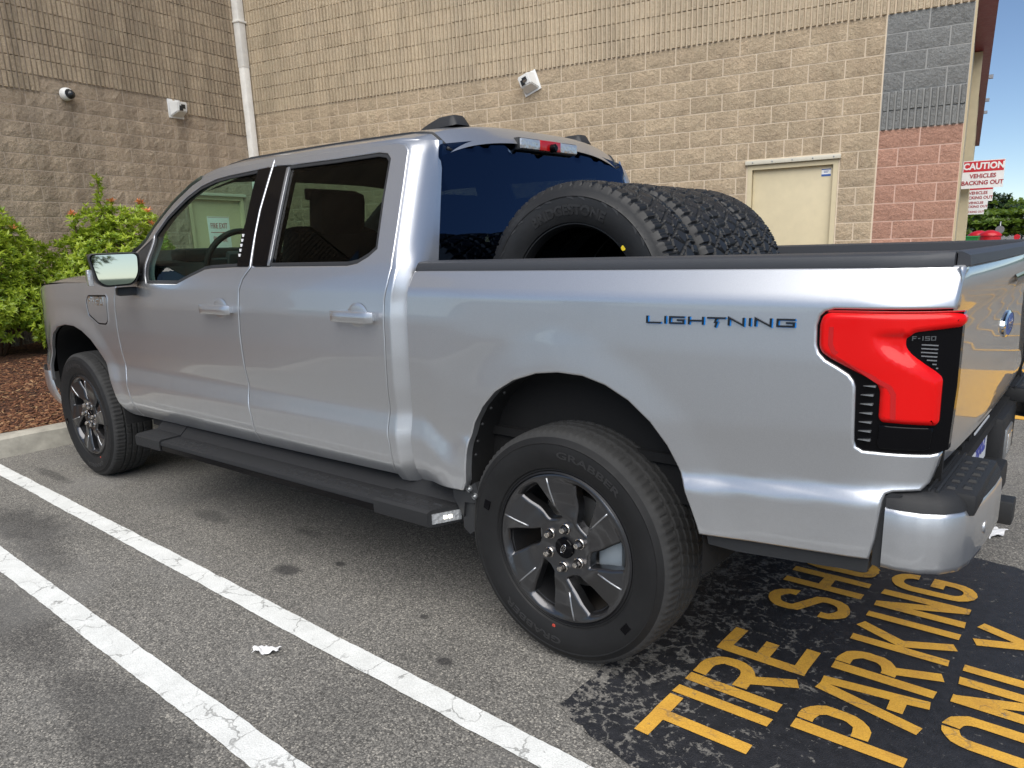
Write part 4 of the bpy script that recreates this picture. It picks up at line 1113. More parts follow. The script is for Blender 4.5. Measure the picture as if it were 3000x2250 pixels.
for sd in (-1, 1):
    fe = panel('fender', FENDER, Yside, PAINT, truck, side=sd)
    d1 = panel('door', DOOR_F, Yside, PAINT, truck, [FWIN], side=sd, edge=.005, flange=.05)
    d2 = panel('door', DOOR_R, Yside, PAINT, truck, [RWIN], side=sd, edge=.005, flange=.05)
    bs = panel('bed_side', BEDOUT, Ybed, PAINT, truck, side=sd, edge=.007, flange=.03)
    # glass, seals and pillar trim
    def seal(win, d, w=.016):
        o = [tuple(q) for q in win]; o = o if area2(o) > 0 else o[::-1]
        ip = [tuple(q) for q in inset([np.array(q, float) for q in o], w)]
        return panel('window_seal', o, lambda x, z: Yside(x, z) + .006, 'black_plastic', d, [ip], side=sd, edge=.003, flange=.01, step=.03)
    seal(FWIN, d1); seal(RWIN, d2)
    fg = FWIN[:7] + FGLASS_R + FWIN[11:]
    panel('window_pane', fg, lambda x, z: Yside(x, z) + .014, 'glass_front', d1, side=sd, edge=.001, flange=.0, step=.05)
    rg = [(-1.63, 1.777)] + RWIN[2:11] + [(-1.575, 1.340)]
    panel('window_pane', rg, lambda x, z: Yside(x, z) + .014, 'glass_dark', d2, side=sd, edge=.001, flange=.0, step=.05)
    panel('pillar_trim', [(-1.876, 1.779), (-1.768, 1.782), (-1.765, 1.587), (-1.749, 1.478), (-1.722, 1.344), (-1.824, 1.344), (-1.856, 1.482), (-1.853, 1.537), (-1.872, 1.688)], lambda x, z: Yside(x, z) - .001, 'gloss_black', d1, side=sd, edge=.002, flange=.012, step=.04)
    panel('pillar_trim', [(-1.748, 1.782), (-1.642, 1.777), (-1.583, 1.344), (-1.70, 1.344), (-1.733, 1.478), (-1.748, 1.590)], lambda x, z: Yside(x, z) - .001, 'gloss_black', d2, side=sd, edge=.002, flange=.012, step=.04)
    panel('window_strip', [(-1.638, 1.768), (-1.620, 1.768), (-1.562, 1.344), (-1.580, 1.344)], lambda x, z: Yside(x, z) - .0015, 'brush_trim', d2, side=sd, edge=.002, flange=.012, step=.04)
    for (dd, x0, x1, pts) in ((d1, -3.0, -1.73, None), (d2, -1.71, -.86, None)): pass
    # door handles
    for dd, xa, xb in ((d1, -2.09, -1.815), (d2, -1.072, -.815)):
        yb = float(Yside(np.array((xa + xb) / 2), np.array(1.15)))
        v, f = grid(15, 12, lambda a, b: (xa + (xb - xa) * a, sd * (-(yb) + .030 + .016 * (1 - abs(2 * a - 1) ** 8) * (abs(math.cos(b * 2 * math.pi)) ** .5 * (1 if math.cos(b * 2 * math.pi) > 0 else -1))), 1.150 + .0225 * math.copysign(abs(math.sin(b * 2 * math.pi)) ** .55, math.sin(b * 2 * math.pi)) * (1 - .12 * abs(2 * a - 1) ** 6)))
        hb = MB().add(v, f); hb.add([v[j] for j in range(12)], [tuple(range(11))]); hb.add([v[14 * 12 + j] for j in range(12)], [tuple(range(11))])
        for q in (xa + .03, xb - .04): hb.box((q - .018, min(sd * (-yb - .004), sd * (-yb + .03)), 1.136), (q + .018, max(sd * (-yb - .004), sd * (-yb + .03)), 1.164))
        part('handle', hb.mesh('handle', PAINT, auto=R(35)), dd)
        xc = xa + (xb - xa) * .52
        v, f = grid(17, 9, lambda a, b: (xc + .062 * (1 - .0) * b * math.cos(a * 2 * math.pi), sd * (-(float(Yside(np.array(xc), np.array(1.15)))) + .005 * max(0, 1 - b * b) ** .5 - .001), 1.152 + .05 * b * math.sin(a * 2 * math.pi)))
        part('handle_cup', mesh('handle_cup', v, f if sd < 0 else [q[::-1] for q in f], PAINT, True), dd)
    # keypad dots on the pillar
    if sd < 0:
        for k in range(5):
            zc = 1.392 + k * .022; xk = -1.822 - k * .0035; yk = float(Yside(np.array(xk), np.array(zc)))
            part('keypad_button', MB().box((xk - .008, yk - .0035, zc - .007), (xk + .006, yk + .002, zc + .007), 0, .001).mesh('keypad_button', 'sign_white'), d1)
    # mirror
    mir = part('side_mirror', None, truck); mir.location = (-2.80, sd * .985, 1.30)
    M = Matrix.Rotation(R(-9) * -sd, 4, 'Z')
    prof = round_poly([(-.225, .125), (.02, .128), (.012, .02), (-.025, -.042), (-.165, -.048), (-.20, -.02)], .03, 4)   # y (outwards negative) , z as seen from behind
    def shell(depths, scales):
        V = []; F = []; n = len(prof); cy = np.mean([q[0] for q in prof]); cz = np.mean([q[1] for q in prof])
        for dx, s in zip(depths, scales): V += [(dx, cy + (y - cy) * s, cz + (z - cz) * s) for y, z in prof]
        for k in range(len(depths) - 1):
            for i in range(n): F.append((k * n + i, k * n + (i + 1) % n, (k + 1) * n + (i + 1) % n, (k + 1) * n + i))
        F.append(tuple(range(n))); F.append(tuple(range(len(depths) * n - 1, len(depths) * n - n - 1, -1)))
        return V, F
    V, F = shell([.045, .075, .078, .060], [1.0, 1.0, .95, .93])
    rimb = MB().add(V, F); mm = rimb.mesh('mirror_rim', 'black_plastic', auto=R(40))
    V, F = shell([.05, -.02, -.08, -.11], [.99, 1.0, .86, .55]); hs = MB().add(V, F).mesh('mirror_housing', 'gloss_black', auto=R(50))
    V, F = shell([.078, .081], [.89, .89]); gl = MB().add(V, F).mesh('mirror_glass', 'mirror_glass')
    arm = MB().box((-.06, .0, -.075), (.02, .30, -.035), 0, .012); arm.box((-.07, -.10, -.10), (.0, .14, -.055), 0, .012)
    am = arm.mesh('mirror_arm', 'black_plastic', auto=R(40))
    sig = MB().box((-.03, -.232, -.04), (.045, -.206, .045), 0, .008).mesh('turn_signal', 'lamp_clear', auto=R(40))
    for nm, me in (('mirror_rim', mm), ('mirror_housing', hs), ('mirror_glass', gl), ('mirror_arm', am), ('turn_signal', sig)):
        if nm == 'mirror_glass': me.transform(Matrix.Translation((.0, 0, 0)) @ Matrix.Rotation(R(-1), 4, 'Y'))
        me.transform(Matrix.Rotation(R(-14), 4, 'Z'))
        if sd > 0: me.transform(Matrix.Scale(-1, 4, (0, 1, 0))); me.flip_normals()
        part(nm, me, mir)
    panel('mirror_sail', [(-2.99, 1.275), (-2.715, 1.275), (-2.87, 1.50), (-2.985, 1.425)], lambda x, z: Yside(x, z) - .003, 'black_plastic', d1, side=sd, edge=.003, flange=.01, step=.05)
    # rear lamp
    tl = panel('tail_light', [(x, z) for x, z in TLO] + [(1.075, .90), (1.080, 1.05), (1.078, 1.22)], lambda x, z: Ybed(x, z) + .010, 'gloss_black', truck, side=sd, edge=.002, flange=.03)
    def Yl(x, z): return Ybed(x, z) - .006 + .010 * sst(-.004, .030, (x - .905) * .524 + (z - 1.143) * .852) * sst(.90, .96, x) * (1 - sst(1.16, 1.18, z))
    panel('red_lens', round_poly(TLRED, .012, 3), Yl, 'red_lens', tl, side=sd, edge=.014, flange=.02, step=.010, drop=.009)
    GP = [(.822, 1.184), (.823, 1.143), (.831, 1.126), (.928, 1.066), (.957, 1.050), (.966, 1.034), (.969, .975)]
    gq = stroke(GP, .011); Vg, Fg = union2d(gq)
    part('light_guide', mesh('light_guide', [(x_, -sd * (float(Yl(np.array(x_), np.array(z_))) - .0004), z_) for x_, z_ in Vg], Fg if sd < 0 else [k_[::-1] for k_ in Fg], 'dark_red_lens'), tl)
    panel('dark_lens', [(.940, .958), (1.046, .955), (1.042, .905), (1.03, .899), (.945, .900), (.938, .908)], lambda x, z: Ybed(x, z) + .002, 'gloss_black', tl, side=sd, edge=.004, flange=.012)
    panel('lens_edge', [(.806, 1.2165), (1.066, 1.219), (1.080, 1.2195), (1.080, 1.2225), (.812, 1.2225)], lambda x, z: Ybed(x, z) + .006, 'dark_red_lens', tl, side=sd, edge=.001, flange=.01)
    for k in range(7):
        zc = .918 + k * .0218; xx = .896 + .004 * (k > 5)
        yk = float(Ybed(np.array(.91), np.array(zc))) + .006
        q = MB().box((xx, min(-sd * yk, -sd * yk), 0), (xx, 0, 0)) if False else MB()
        y0, y1 = sorted((sd * -(yk + .004), sd * -(yk - .006))); q.prism([(xx, zc), (xx + .028, zc + .0035), (xx + .028, zc - .0015)], y0, y1)
        part('louver', q.mesh('louver', 'grey_metal'), tl)
    for k in range(7):
        zc = 1.095 + k * .0085; x0 = .998 + .012 * max(0, 4 - k); yk = float(Ybed(np.array(1.02), np.array(zc))) + .0075
        y0, y1 = sorted((sd * -(yk), sd * -(yk - .003)))
        part('lens_rib', MB().box((x0, y0, zc), (1.042, y1, zc + .0025)).mesh('lens_rib', 'grey_metal'), tl)

# lettering on the left side: badge on the bed, numbers in the lamp and on the charge flap
def wide_word(word, widths, h, t, gap):
    V = []; F = []; x = 0
    for ch, wd in zip(word, widths):
        a, f = glyph(ch, wd, t); b = len(V); V += [(x + p[0], p[1]) for p in a]; F += [tuple(i + b for i in q) for q in f]; x += wd + gap
    return np.array(V) * h, F, x * h
GLY = {}
def lightning():
    S = {'L': [[(.1, 1), (.1, .1), (1.75, .1)]], 'I': [[(.1, 0), (.1, 1)]], 'G': [[(1.75, .9), (.1, .9), (.1, .1), (1.65, .1), (1.65, .5), (.9, .5)]], 'H': [[(.1, 0), (.1, 1)], [(1.65, 0), (1.65, 1)], [(.1, .5), (1.65, .5)]],
         'T': [[(-.05, .9), (1.9, .9)], [(.95, .9), (.8, .35), (1.0, .35), (.82, -.28)]], 'N': [[(.1, 0), (.1, .98), (1.6, .06), (1.6, 1)]]}
    P = []; x = 0
    for ch in 'LIGHTNING':
        for pl in S[ch]: P += [[(q[0] + x, q[1]) for q in k] for k in stroke(pl, .2)]
        x += {'I': .55}.get(ch, 2.15)
    V, F = union2d(P); V[:, 0] /= (x - .35); return V, F
V, F = lightning(); Lw, Lh = .412, .0205
bdg = None
for nm, mt, ox, oz, dp, sc in (('badge', 'badge_blue', .0022, -.0012, .0030, 1.0), ('badge_face', 'badge_black', 0, 0, .0058, 1.0)):
    v, f = extrude2d(V * np.array([Lw, Lh]), F, dp - .0002)
    P = []
    for a, b_, c_ in v:
        X = .325 + a + ox; Zz = 1.174 + b_ + oz + a * .012; y = float(Ybed(np.array(X), np.array(Zz))) - dp + c_; P.append((X, y, Zz))
    o = obj(nm, mesh(nm, P, f, mt), truck if bdg is None else bdg); bdg = bdg or o
# charge flap
CH = round_poly([(-3.455, 1.200), (-3.20, 1.205), (-3.175, 1.185), (-3.195, 1.04), (-3.235, 1.012), (-3.345, 1.012), (-3.475, 1.065), (-3.488, 1.16)], .022, 4)
CHo = CH if area2(CH) > 0 else CH[::-1]
def ins_(d): return [tuple(q_) for q_ in inset([np.array(k) for k in CHo], d)]
cfl = panel('charge_flap', ins_(.017), lambda x, z: Yside(x, z) - .002, PAINT, truck, edge=.005, flange=.008, step=.02, drop=.005)
panel('flap_surround', CH, lambda x, z: Yside(x, z) - .0035, PAINT, cfl, [ins_(.012)], edge=.0045, flange=.008, step=.02, drop=.005)
panel('flap_gap', ins_(.010), lambda x, z: Yside(x, z) - .0006, 'gloss_black', cfl, [ins_(.019)], edge=.001, flange=.003, step=.02, drop=.0)
part('charge_strip', MB().box((-3.44, -.9995, 1.112), (-3.225, -.990, 1.126)).mesh('charge_strip', 'gloss_black'), cfl)
V, F, wd = wide_word('F-150', [.8, .5, .45, .85, .85], .05, .22, .14); v, f = extrude2d(V * np.array([.205 / wd, 1]), F, .006)
P = [(-3.435 + a, float(Yside(np.array(-3.435 + a), np.array(1.15))) - .004 + c_, 1.134 + b_) for a, b_, c_ in v]
part('badge', mesh('badge', P, f, 'chrome'), cfl)
tlL = [o for o in truck.children if o.name.startswith('tail_light')][0]
V, F, wd = wide_word('F-150', [.8, .5, .45, .85, .85], .010, .2, .16); v, f = extrude2d(V * np.array([.046 / wd, 1]), F, .0015)
part('lettering', mesh('lettering', [(.990 + a, float(Ybed(np.array(.99 + a), np.array(1.157))) + .0060 + c_, 1.157 + b_) for a, b_, c_ in v], f, 'interior_grey'), tlL)

# ------------------------------------------------------------------ roof, windshield, hood
gx = np.array([q[0] for q in GUT] + [-.90, -.80]); gz = np.array([q[1] for q in GUT] + [1.803, 1.795])
RXS = np.concatenate([np.linspace(-2.42, -.86, 36), np.linspace(-.85, -.772, 12)])
def roof_pt(u, v):
    x = float(np.interp(u, np.linspace(0, 1, len(RXS)), RXS)); zg = float(np.interp(x, gx, gz)); yg = -float(Yside(np.array(min(x, -.80)), np.array(zg))) + .003
    e = max(0., (x + .93) / .158); e3 = max(0., (x + .836) / .064)
    yg -= .070 * e ** 2.2
    s = abs(v); cr = .090 * (1 - s ** 3.4); cr *= 1 - .40 * max(0, (-2.1 - x) / .32)
    drop = .010 * e ** 2 + e3 ** 1.25 * (.058 + .004 * s) + (.022 if s > .992 else 0)
    return (x + .022 * (1 - v * v) * max(0, min(1, (x + 1.2) / .4)) - .10 * (1 - v * v) * max(0, min(1, (-2.0 - x) / .42)), v * yg, zg + .004 + cr - drop)
vmap = lambda b: math.copysign(1 - (1 - abs(2 * b - 1)) ** 1.5, 2 * b - 1)
v, f = grid(48, 41, lambda a, b: roof_pt(a, vmap(b))); f = [q[::-1] for q in f]
part('roof', mesh('roof', v, f, PAINT, True))
v, f = grid(20, 9, lambda a, b: (lambda p: (p[0], p[1] * .97, p[2] - .05))(roof_pt(a * .80, 2 * b - 1)))
part('headliner', mesh('headliner', v, f, 'interior', True))
# black roof ditch mouldings and roof fins
for s in (-1, 1):
    b = MB(); pts = [Vector(roof_pt(u, s * .875)) + Vector((0, 0, -.001)) for u in np.linspace(.02, .985, 36)]
    pts += [Vector((-.768, s * .628, 1.772))]
    b.tube(pts, .007, 6); part('ditch_moulding', b.mesh('ditch_moulding', 'black_plastic', True))
def fin(name, x0, yc, L, wd, h):
    zt = 1.812 + .090 * (1 - (abs(yc) / .755) ** 3.4) - .008
    v, f = grid(13, 9, lambda a, b: (x0 + L * a, yc + wd * (2 * b - 1) * (1 - .25 * (1 - a)), zt + h * (1 - abs(2 * b - 1) ** 6) * min(1, (a * 1.9)) ** .6 * (1 if a < .9 else 1 - ((a - .9) / .1) ** 2 * .9)))
    part(name, mesh(name, v, f, 'black_plastic', True))
fin('roof_fin', -1.07, -.45, .22, .05, .045); fin('roof_fin', -1.07, .45, .22, .05, .045)
# windshield and A pillars
WX0, WX1 = -3.10, -2.42
def ws_pt(u, v):
    x = WX0 + (WX1 - WX0) * u; zg = float(np.interp(x, gx, gz)); yg = -float(Yside(np.array(x), np.array(zg))) + .003
    k = 1 - u
    cr = (.048 * u + .02 * k) * (1 - abs(v) ** 3.6) * .9
    return (x - (.10 + .20 * k) * (1 - v * v), v * yg, zg + .008 + cr)
v, f = grid(14, 25, lambda a, b: ws_pt(a, (2 * b - 1) * .90)); f = [q[::-1] for q in f]
part('windshield', mesh('windshield', v, f, 'glass_front', True))
for s in (-1, 1):
    v, f = grid(14, 6, lambda a, b: ws_pt(a, s * (.895 + .105 * b))); v2 = [(x, y, z - .03) for x, y, z in v]
    q = MB().add(v, f).add(v2, f); part('windshield_pillar', q.mesh('windshield_pillar', PAINT, True, fixn=False))
def hood_pt(u, v):
    x = -4.68 + 1.56 * u; ye = -float(Yside(np.array(x), np.array(1.262))) - .004; zt = 1.262 - .030 * max(0, (-3.9 - x) / .72) ** 1.6
    s = abs(v); return (x - .16 * (1 - v * v) * (1 - u), v * ye, zt + .055 * (1 - s ** 5) + .02 * (1 - sst(.5, .7, s)) - .05 * (1 - u) ** 6)
v, f = grid(34, 41, lambda a, b: hood_pt(a, vmap(b))); part('hood', mesh('hood', v, [q[::-1] for q in f], PAINT, True))
v, f = grid(5, 21, lambda a, b: (lambda p, q: (p[0] * (1 - a) + q[0] * a, p[1] * (1 - a) + q[1] * a, p[2] * (1 - a) + q[2] * a - .01 * math.sin(a * math.pi)))(hood_pt(1, 2 * b - 1), ws_pt(0, 2 * b - 1)))
part('cowl', mesh('cowl', v, [q[::-1] for q in f], 'black_plastic', True))
# front end: grille, headlights, bumper
def front(z0, z1, off, n=31, nz=5, yk=1.0):
    def P(a, b):
        v_ = 2 * b - 1; z = z0 + (z1 - z0) * a; ye = -float(Yside(np.array(-4.69), np.array(z))) * yk
        return (-4.70 - .17 * (1 - abs(v_) ** 2.4) + off, v_ * ye, z)
    return grid(nz, n, P)
v, f = front(.60, 1.235, 0); part('grille', mesh('grille', v, f, 'gloss_black', True))
b = MB()
for k in range(6):
    v, f = front(.70 + k * .08, .73 + k * .08, -.012, 31, 2, .8); b.add(v, f)
part('grille_bars', b.mesh('grille_bars', 'brush_trim', fixn=False))
for s in (-1, 1):
    b = MB(); P = []
    for z in np.linspace(.96, 1.215, 6):
        for x in np.linspace(-4.705, -4.46, 7):
            y = float(Yside(np.array(x), np.array(z))); P.append((x - .004, -s * (y - .008), z))
    b.add(P, [(i * 7 + j, i * 7 + j + 1, (i + 1) * 7 + j + 1, (i + 1) * 7 + j) for i in range(5) for j in range(6)])
    part('headlight', b.mesh('headlight', 'lamp_clear', True))
    b = MB(); P = []
    for i, z in enumerate(np.linspace(.42, .665, 9)):
        xe = np.interp(z, [.42, .5, .66, .70], [-4.22, -4.255, -4.315, -4.33])
        for k, x in enumerate(np.linspace(-4.58, xe, 14)):
            y = -.992 + .9 * max(0, -4.32 - x) ** 2 + .05 * ((.56 - z) / .14 if z < .56 else 0) ** 2 + (.012 if k == 13 else 0); P.append((x, -s * y, z))
    b.add(P, [(i * 14 + j, i * 14 + j + 1, (i + 1) * 14 + j + 1, (i + 1) * 14 + j) for i in range(8) for j in range(13)])
    me = b.mesh('front_bumper_end', PAINT, True); part('front_bumper_end', me)
v, f = front(.40, .66, -.05, 31, 5); part('front_bumper', mesh('front_bumper', v, f, PAINT, True))

# ------------------------------------------------------------------ rear of the cab
zc_ = np.array([q[1] for q in SPC[::-1]]); xc_ = np.array([q[0] for q in SPC[::-1]])
def quarter_pt(a, b, s):
    z = .50 + (1.800 - .50) * a; xs = float(np.interp(z, zc_, xc_)) + .0035; y0 = float(Yside(np.array(min(xs, -.76)), np.array(z)))
    k = float(sst(1.28, 1.42, z))
    xr = -.692 - .085 * max(0, (z - 1.335) / .46); d = xr - xs
    lo = [(0, 0), (.28, .0012), (.36, .004), (.42, .009), (.78, .042), (.92, .062), (1.0, .10), (1.0, .16), (1.0, .24)]
    up = [(0, 0), (.22, .004), (.40, .012), (.58, .026), (.76, .050), (.90, .082), (.985, .125), (1.0, .165), (1.0, .20)]
    ye = float(np.interp(z, [.5, 1.335, 1.79], [.79, .79, .645])); dye = -y0 - ye
    lo = [(a_, min(d_, .10) if j_ < 7 else .10 + (dye - .10) * (j_ - 6) / 2) for j_, (a_, d_) in enumerate(lo)]; up = [(a_, d_ if j_ < 6 else min(.10, dye - .03) + (dye - min(.10, dye - .03)) * (j_ - 5) / 3) for j_, (a_, d_) in enumerate(up)]
    t = b * (len(lo) - 1); i = min(int(t), len(lo) - 2); fr = t - i
    def ev(c):
        p = [np.array(c[max(0, min(len(c) - 1, i + q))]) for q in (-1, 0, 1, 2)]
        return .5 * ((2 * p[1]) + (-p[0] + p[2]) * fr + (2 * p[0] - 5 * p[1] + 4 * p[2] - p[3]) * fr ** 2 + (-p[0] + 3 * p[1] - 3 * p[2] + p[3]) * fr ** 3)
    q = ev(lo) * (1 - k) + ev(up) * k
    return (xs + q[0] * d, s * -(y0 + q[1]), z)
for s in (-1, 1):
    v, f = grid(90, 41, lambda a, b: quarter_pt(a, b, s)); part('rear_quarter', mesh('rear_quarter', v, f if s > 0 else [q[::-1] for q in f], PAINT, True) if True else None)
part('cab_back', MB().box((-.72, -.80, .48), (-.700, .80, 1.350)).mesh('cab_back', PAINT))
def rw_pt(y, z): return -.699 - .085 * (z - 1.335) / .46 + .016 * (1 - (y / .75) ** 2)
RW = round_poly([(-.80, 1.338), (.80, 1.338), (.668, 1.785), (.35, 1.828), (0, 1.838), (-.35, 1.828), (-.668, 1.785)], .02, 3)
def yz_panel(name, poly, mat, off, holes=(), step=.05):
    o = [np.array(q) for q in (poly if area2(poly) > 0 else poly[::-1])]; o = resample(o, step); V, F = tri2d(o, step, [resample([np.array(k) for k in h], step) for h in holes])
    P = [(rw_pt(y, z) + off, y, z) for y, z in V]; a = V[F[:, 1]] - V[F[:, 0]]; b = V[F[:, 2]] - V[F[:, 0]]; cr = a[:, 0] * b[:, 1] - a[:, 1] * b[:, 0]
    return part(name, mesh(name, P, [tuple(q) if c > 0 else tuple(q[::-1]) for q, c in zip(F, cr)], mat, True))
yz_panel('rear_window', RW, 'glass_rear', .004)
rim = [tuple(q) for q in inset([np.array(k) for k in RW], .012)]; outr = [tuple(q) for q in inset([np.array(k) for k in RW], -.012)]
hdr0 = [(-.66, 1.775), (-.36, 1.803), (0, 1.809), (.36, 1.803), (.66, 1.775), (.66, 1.80), (.36, 1.848), (0, 1.858), (-.36, 1.848), (-.66, 1.80)]
# high stop lamp
cl = part('high_stop_lamp', MB().box((-.79, -.215, 1.795), (-.745, .215, 1.846), 0, .006).mesh('high_stop_lamp', 'black_plastic', auto=R(40)))
part('clear_lens', MB().box((-.76, -.208, 1.800), (-.735, -.075, 1.842), 0, .005).mesh('clear_lens', 'lamp_clear', auto=R(40)), cl); part('clear_lens', MB().box((-.76, .075, 1.800), (-.735, .208, 1.842), 0, .005).mesh('clear_lens', 'lamp_clear', auto=R(40)), cl)
part('red_lens', MB().box((-.76, -.0745, 1.799), (-.732, .0745, 1.843), 0, .005).mesh('red_lens', 'dark_red_lens', auto=R(40)), cl)
part('camera_lens', MB().lathe([(.018, -.735), (.018, -.712), (.012, -.707), (.001, -.707)], 20, 'X', (0, .005, 1.812)).mesh('camera_lens', 'gloss_black', auto=R(40)), cl)

# ------------------------------------------------------------------ bed
FL = .758
b = MB().box((-.64, -.86, FL - .03), (1.05, .86, FL)); 
for k in range(11): b.box((-.62, -.60 + k * .12, FL), (1.03, -.55 + k * .12, FL + .012))
bed = part('bed_floor', b.mesh('bed_floor', 'liner'))
for s in (-1, 1):
    y0, y1 = sorted((s * .82, s * .835)); part('bed_inner_wall', MB().box((-.64, y0, FL), (1.055, y1, 1.315)).mesh('bed_inner_wall', 'liner'))
    b = MB(); pr = [(.950, 1.318), (.951, 1.333), (.946, 1.344), (.938, 1.349), (.905, 1.351), (.902, 1.3475), (.880, 1.3475), (.877, 1.351), (.835, 1.351), (.818, 1.345), (.815, 1.300), (.83, 1.300), (.835, 1.318)]
    xs = [-.650, -.638, -.3, .2, .7, .88, .93, .98, 1.02, 1.047]; V = []
    for x in xs:
        ddy = float(Ybed(np.array(x), np.array(1.318))) + .952
        V += [(x, s * (y - max(0, ddy) * min(1, max(0, (y - .815) / .135))), z - (.014 if x == -.650 and z > 1.33 else 0)) for y, z in pr]
    n = len(pr); F = [(k * n + i, k * n + (i + 1) % n, (k + 1) * n + (i + 1) % n, (k + 1) * n + i) for k in range(len(xs) - 1) for i in range(n)] + [tuple(range(n)), tuple(range(len(V) - 1, len(V) - n - 1, -1))]
    b.add(V, F); part('rail_cap', b.mesh('rail_cap', 'rail_cap', auto=R(30)))
part('bed_front_wall', MB().box((-.65, -.86, .60), (-.632, .86, 1.325)).mesh('bed_front_wall', 'liner'))
part('bed_front_cap', MB().box((-.655, -.82, 1.322), (-.622, .82, 1.342), 0, .004).mesh('bed_front_cap', 'rail_cap', auto=R(40)))
# tailgate
def tg_x(y, z):
    p = float(np.interp(z, [.82, .86, .95, 1.10, 1.16, 1.205, 1.235, 1.27, 1.30, 1.318], [1.062, 1.069, 1.068, 1.066, 1.067, 1.073, 1.086, 1.093, 1.091, 1.083]))
    return p - .022 * (abs(y) / .92) ** 2.2 - .008 * max(0, (abs(y) - .86) / .06) ** 2
def tg_e(z): return .905
v, f = grid(45, 61, lambda a, b: (lambda z, y: (tg_x(y, z), y, z))(.835 + .483 * a, tg_e(.835 + .483 * a) * (2 * b - 1)))
tg = part('tailgate', mesh('tailgate', v, f, PAINT, True))
part('tailgate_inner', MB().box((1.005, -.90, .80), (1.012, .90, 1.31)).mesh('tailgate_inner', 'liner'), tg)
pr = [(1.050, 1.306), (1.050, 1.346), (1.056, 1.351), (1.078, 1.350), (1.094, 1.342), (1.097, 1.320), (1.085, 1.316)]
V = []; ysn = np.linspace(-.882, .882, 25)
for y in ysn: V += [(x - .022 * (abs(y) / .92) ** 2.2 * (x > 1.055), y, z) for x, z in pr]
n = len(pr); F = [(k * n + i, k * n + (i + 1) % n, (k + 1) * n + (i + 1) % n, (k + 1) * n + i) for k in range(24) for i in range(n)] + [tuple(range(n)), tuple(range(len(V) - 1, len(V) - n - 1, -1))]
part('tailgate_cap', MB().add(V, F).mesh('tailgate_cap', 'rail_cap', auto=R(30)), tg)
v, f = grid(13, 7, lambda a, b: (tg_x(0, 1.245) + .004 + .006 * math.sin(b * math.pi), -.16 + .32 * a, 1.225 + .038 * b)); part('handle', mesh('handle', v, f, 'gloss_black', True), tg)
b = MB(); P = [(tg_x(0, 1.10) + .006, .105 * math.cos(t), 1.10 + .042 * math.sin(t)) for t in np.linspace(0, 2 * math.pi, 33)[:-1]]
P2 = [(tg_x(0, 1.10) + .010, .095 * math.cos(t), 1.10 + .035 * math.sin(t)) for t in np.linspace(0, 2 * math.pi, 33)[:-1]]; P0 = [(x - .008, y * 1.02, 1.10 + (z - 1.10) * 1.02) for x, y, z in P]
b.add(P0 + P + P2, [(i, (i + 1) % 32, 32 + (i + 1) % 32, 32 + i) for i in range(32)] + [(32 + i, 32 + (i + 1) % 32, 64 + (i + 1) % 32, 64 + i) for i in range(32)]); em = part('emblem', b.mesh('emblem', 'chrome', auto=R(40)), tg)
b = MB().add([(x - .001, y, z) for x, y, z in P2], [tuple(range(32))]); part('emblem_field', b.mesh('emblem_field', 'sticker_blue', fixn=False), tg)
V, F = text2d('Ford', .055); v, f = extrude2d(V, F, .002); part('emblem_script', mesh('emblem_script', [(tg_x(0, 1.1) + .0095 + .002 - c_, a, 1.10 + b_) for a, b_, c_ in v], f, 'chrome'), tg)

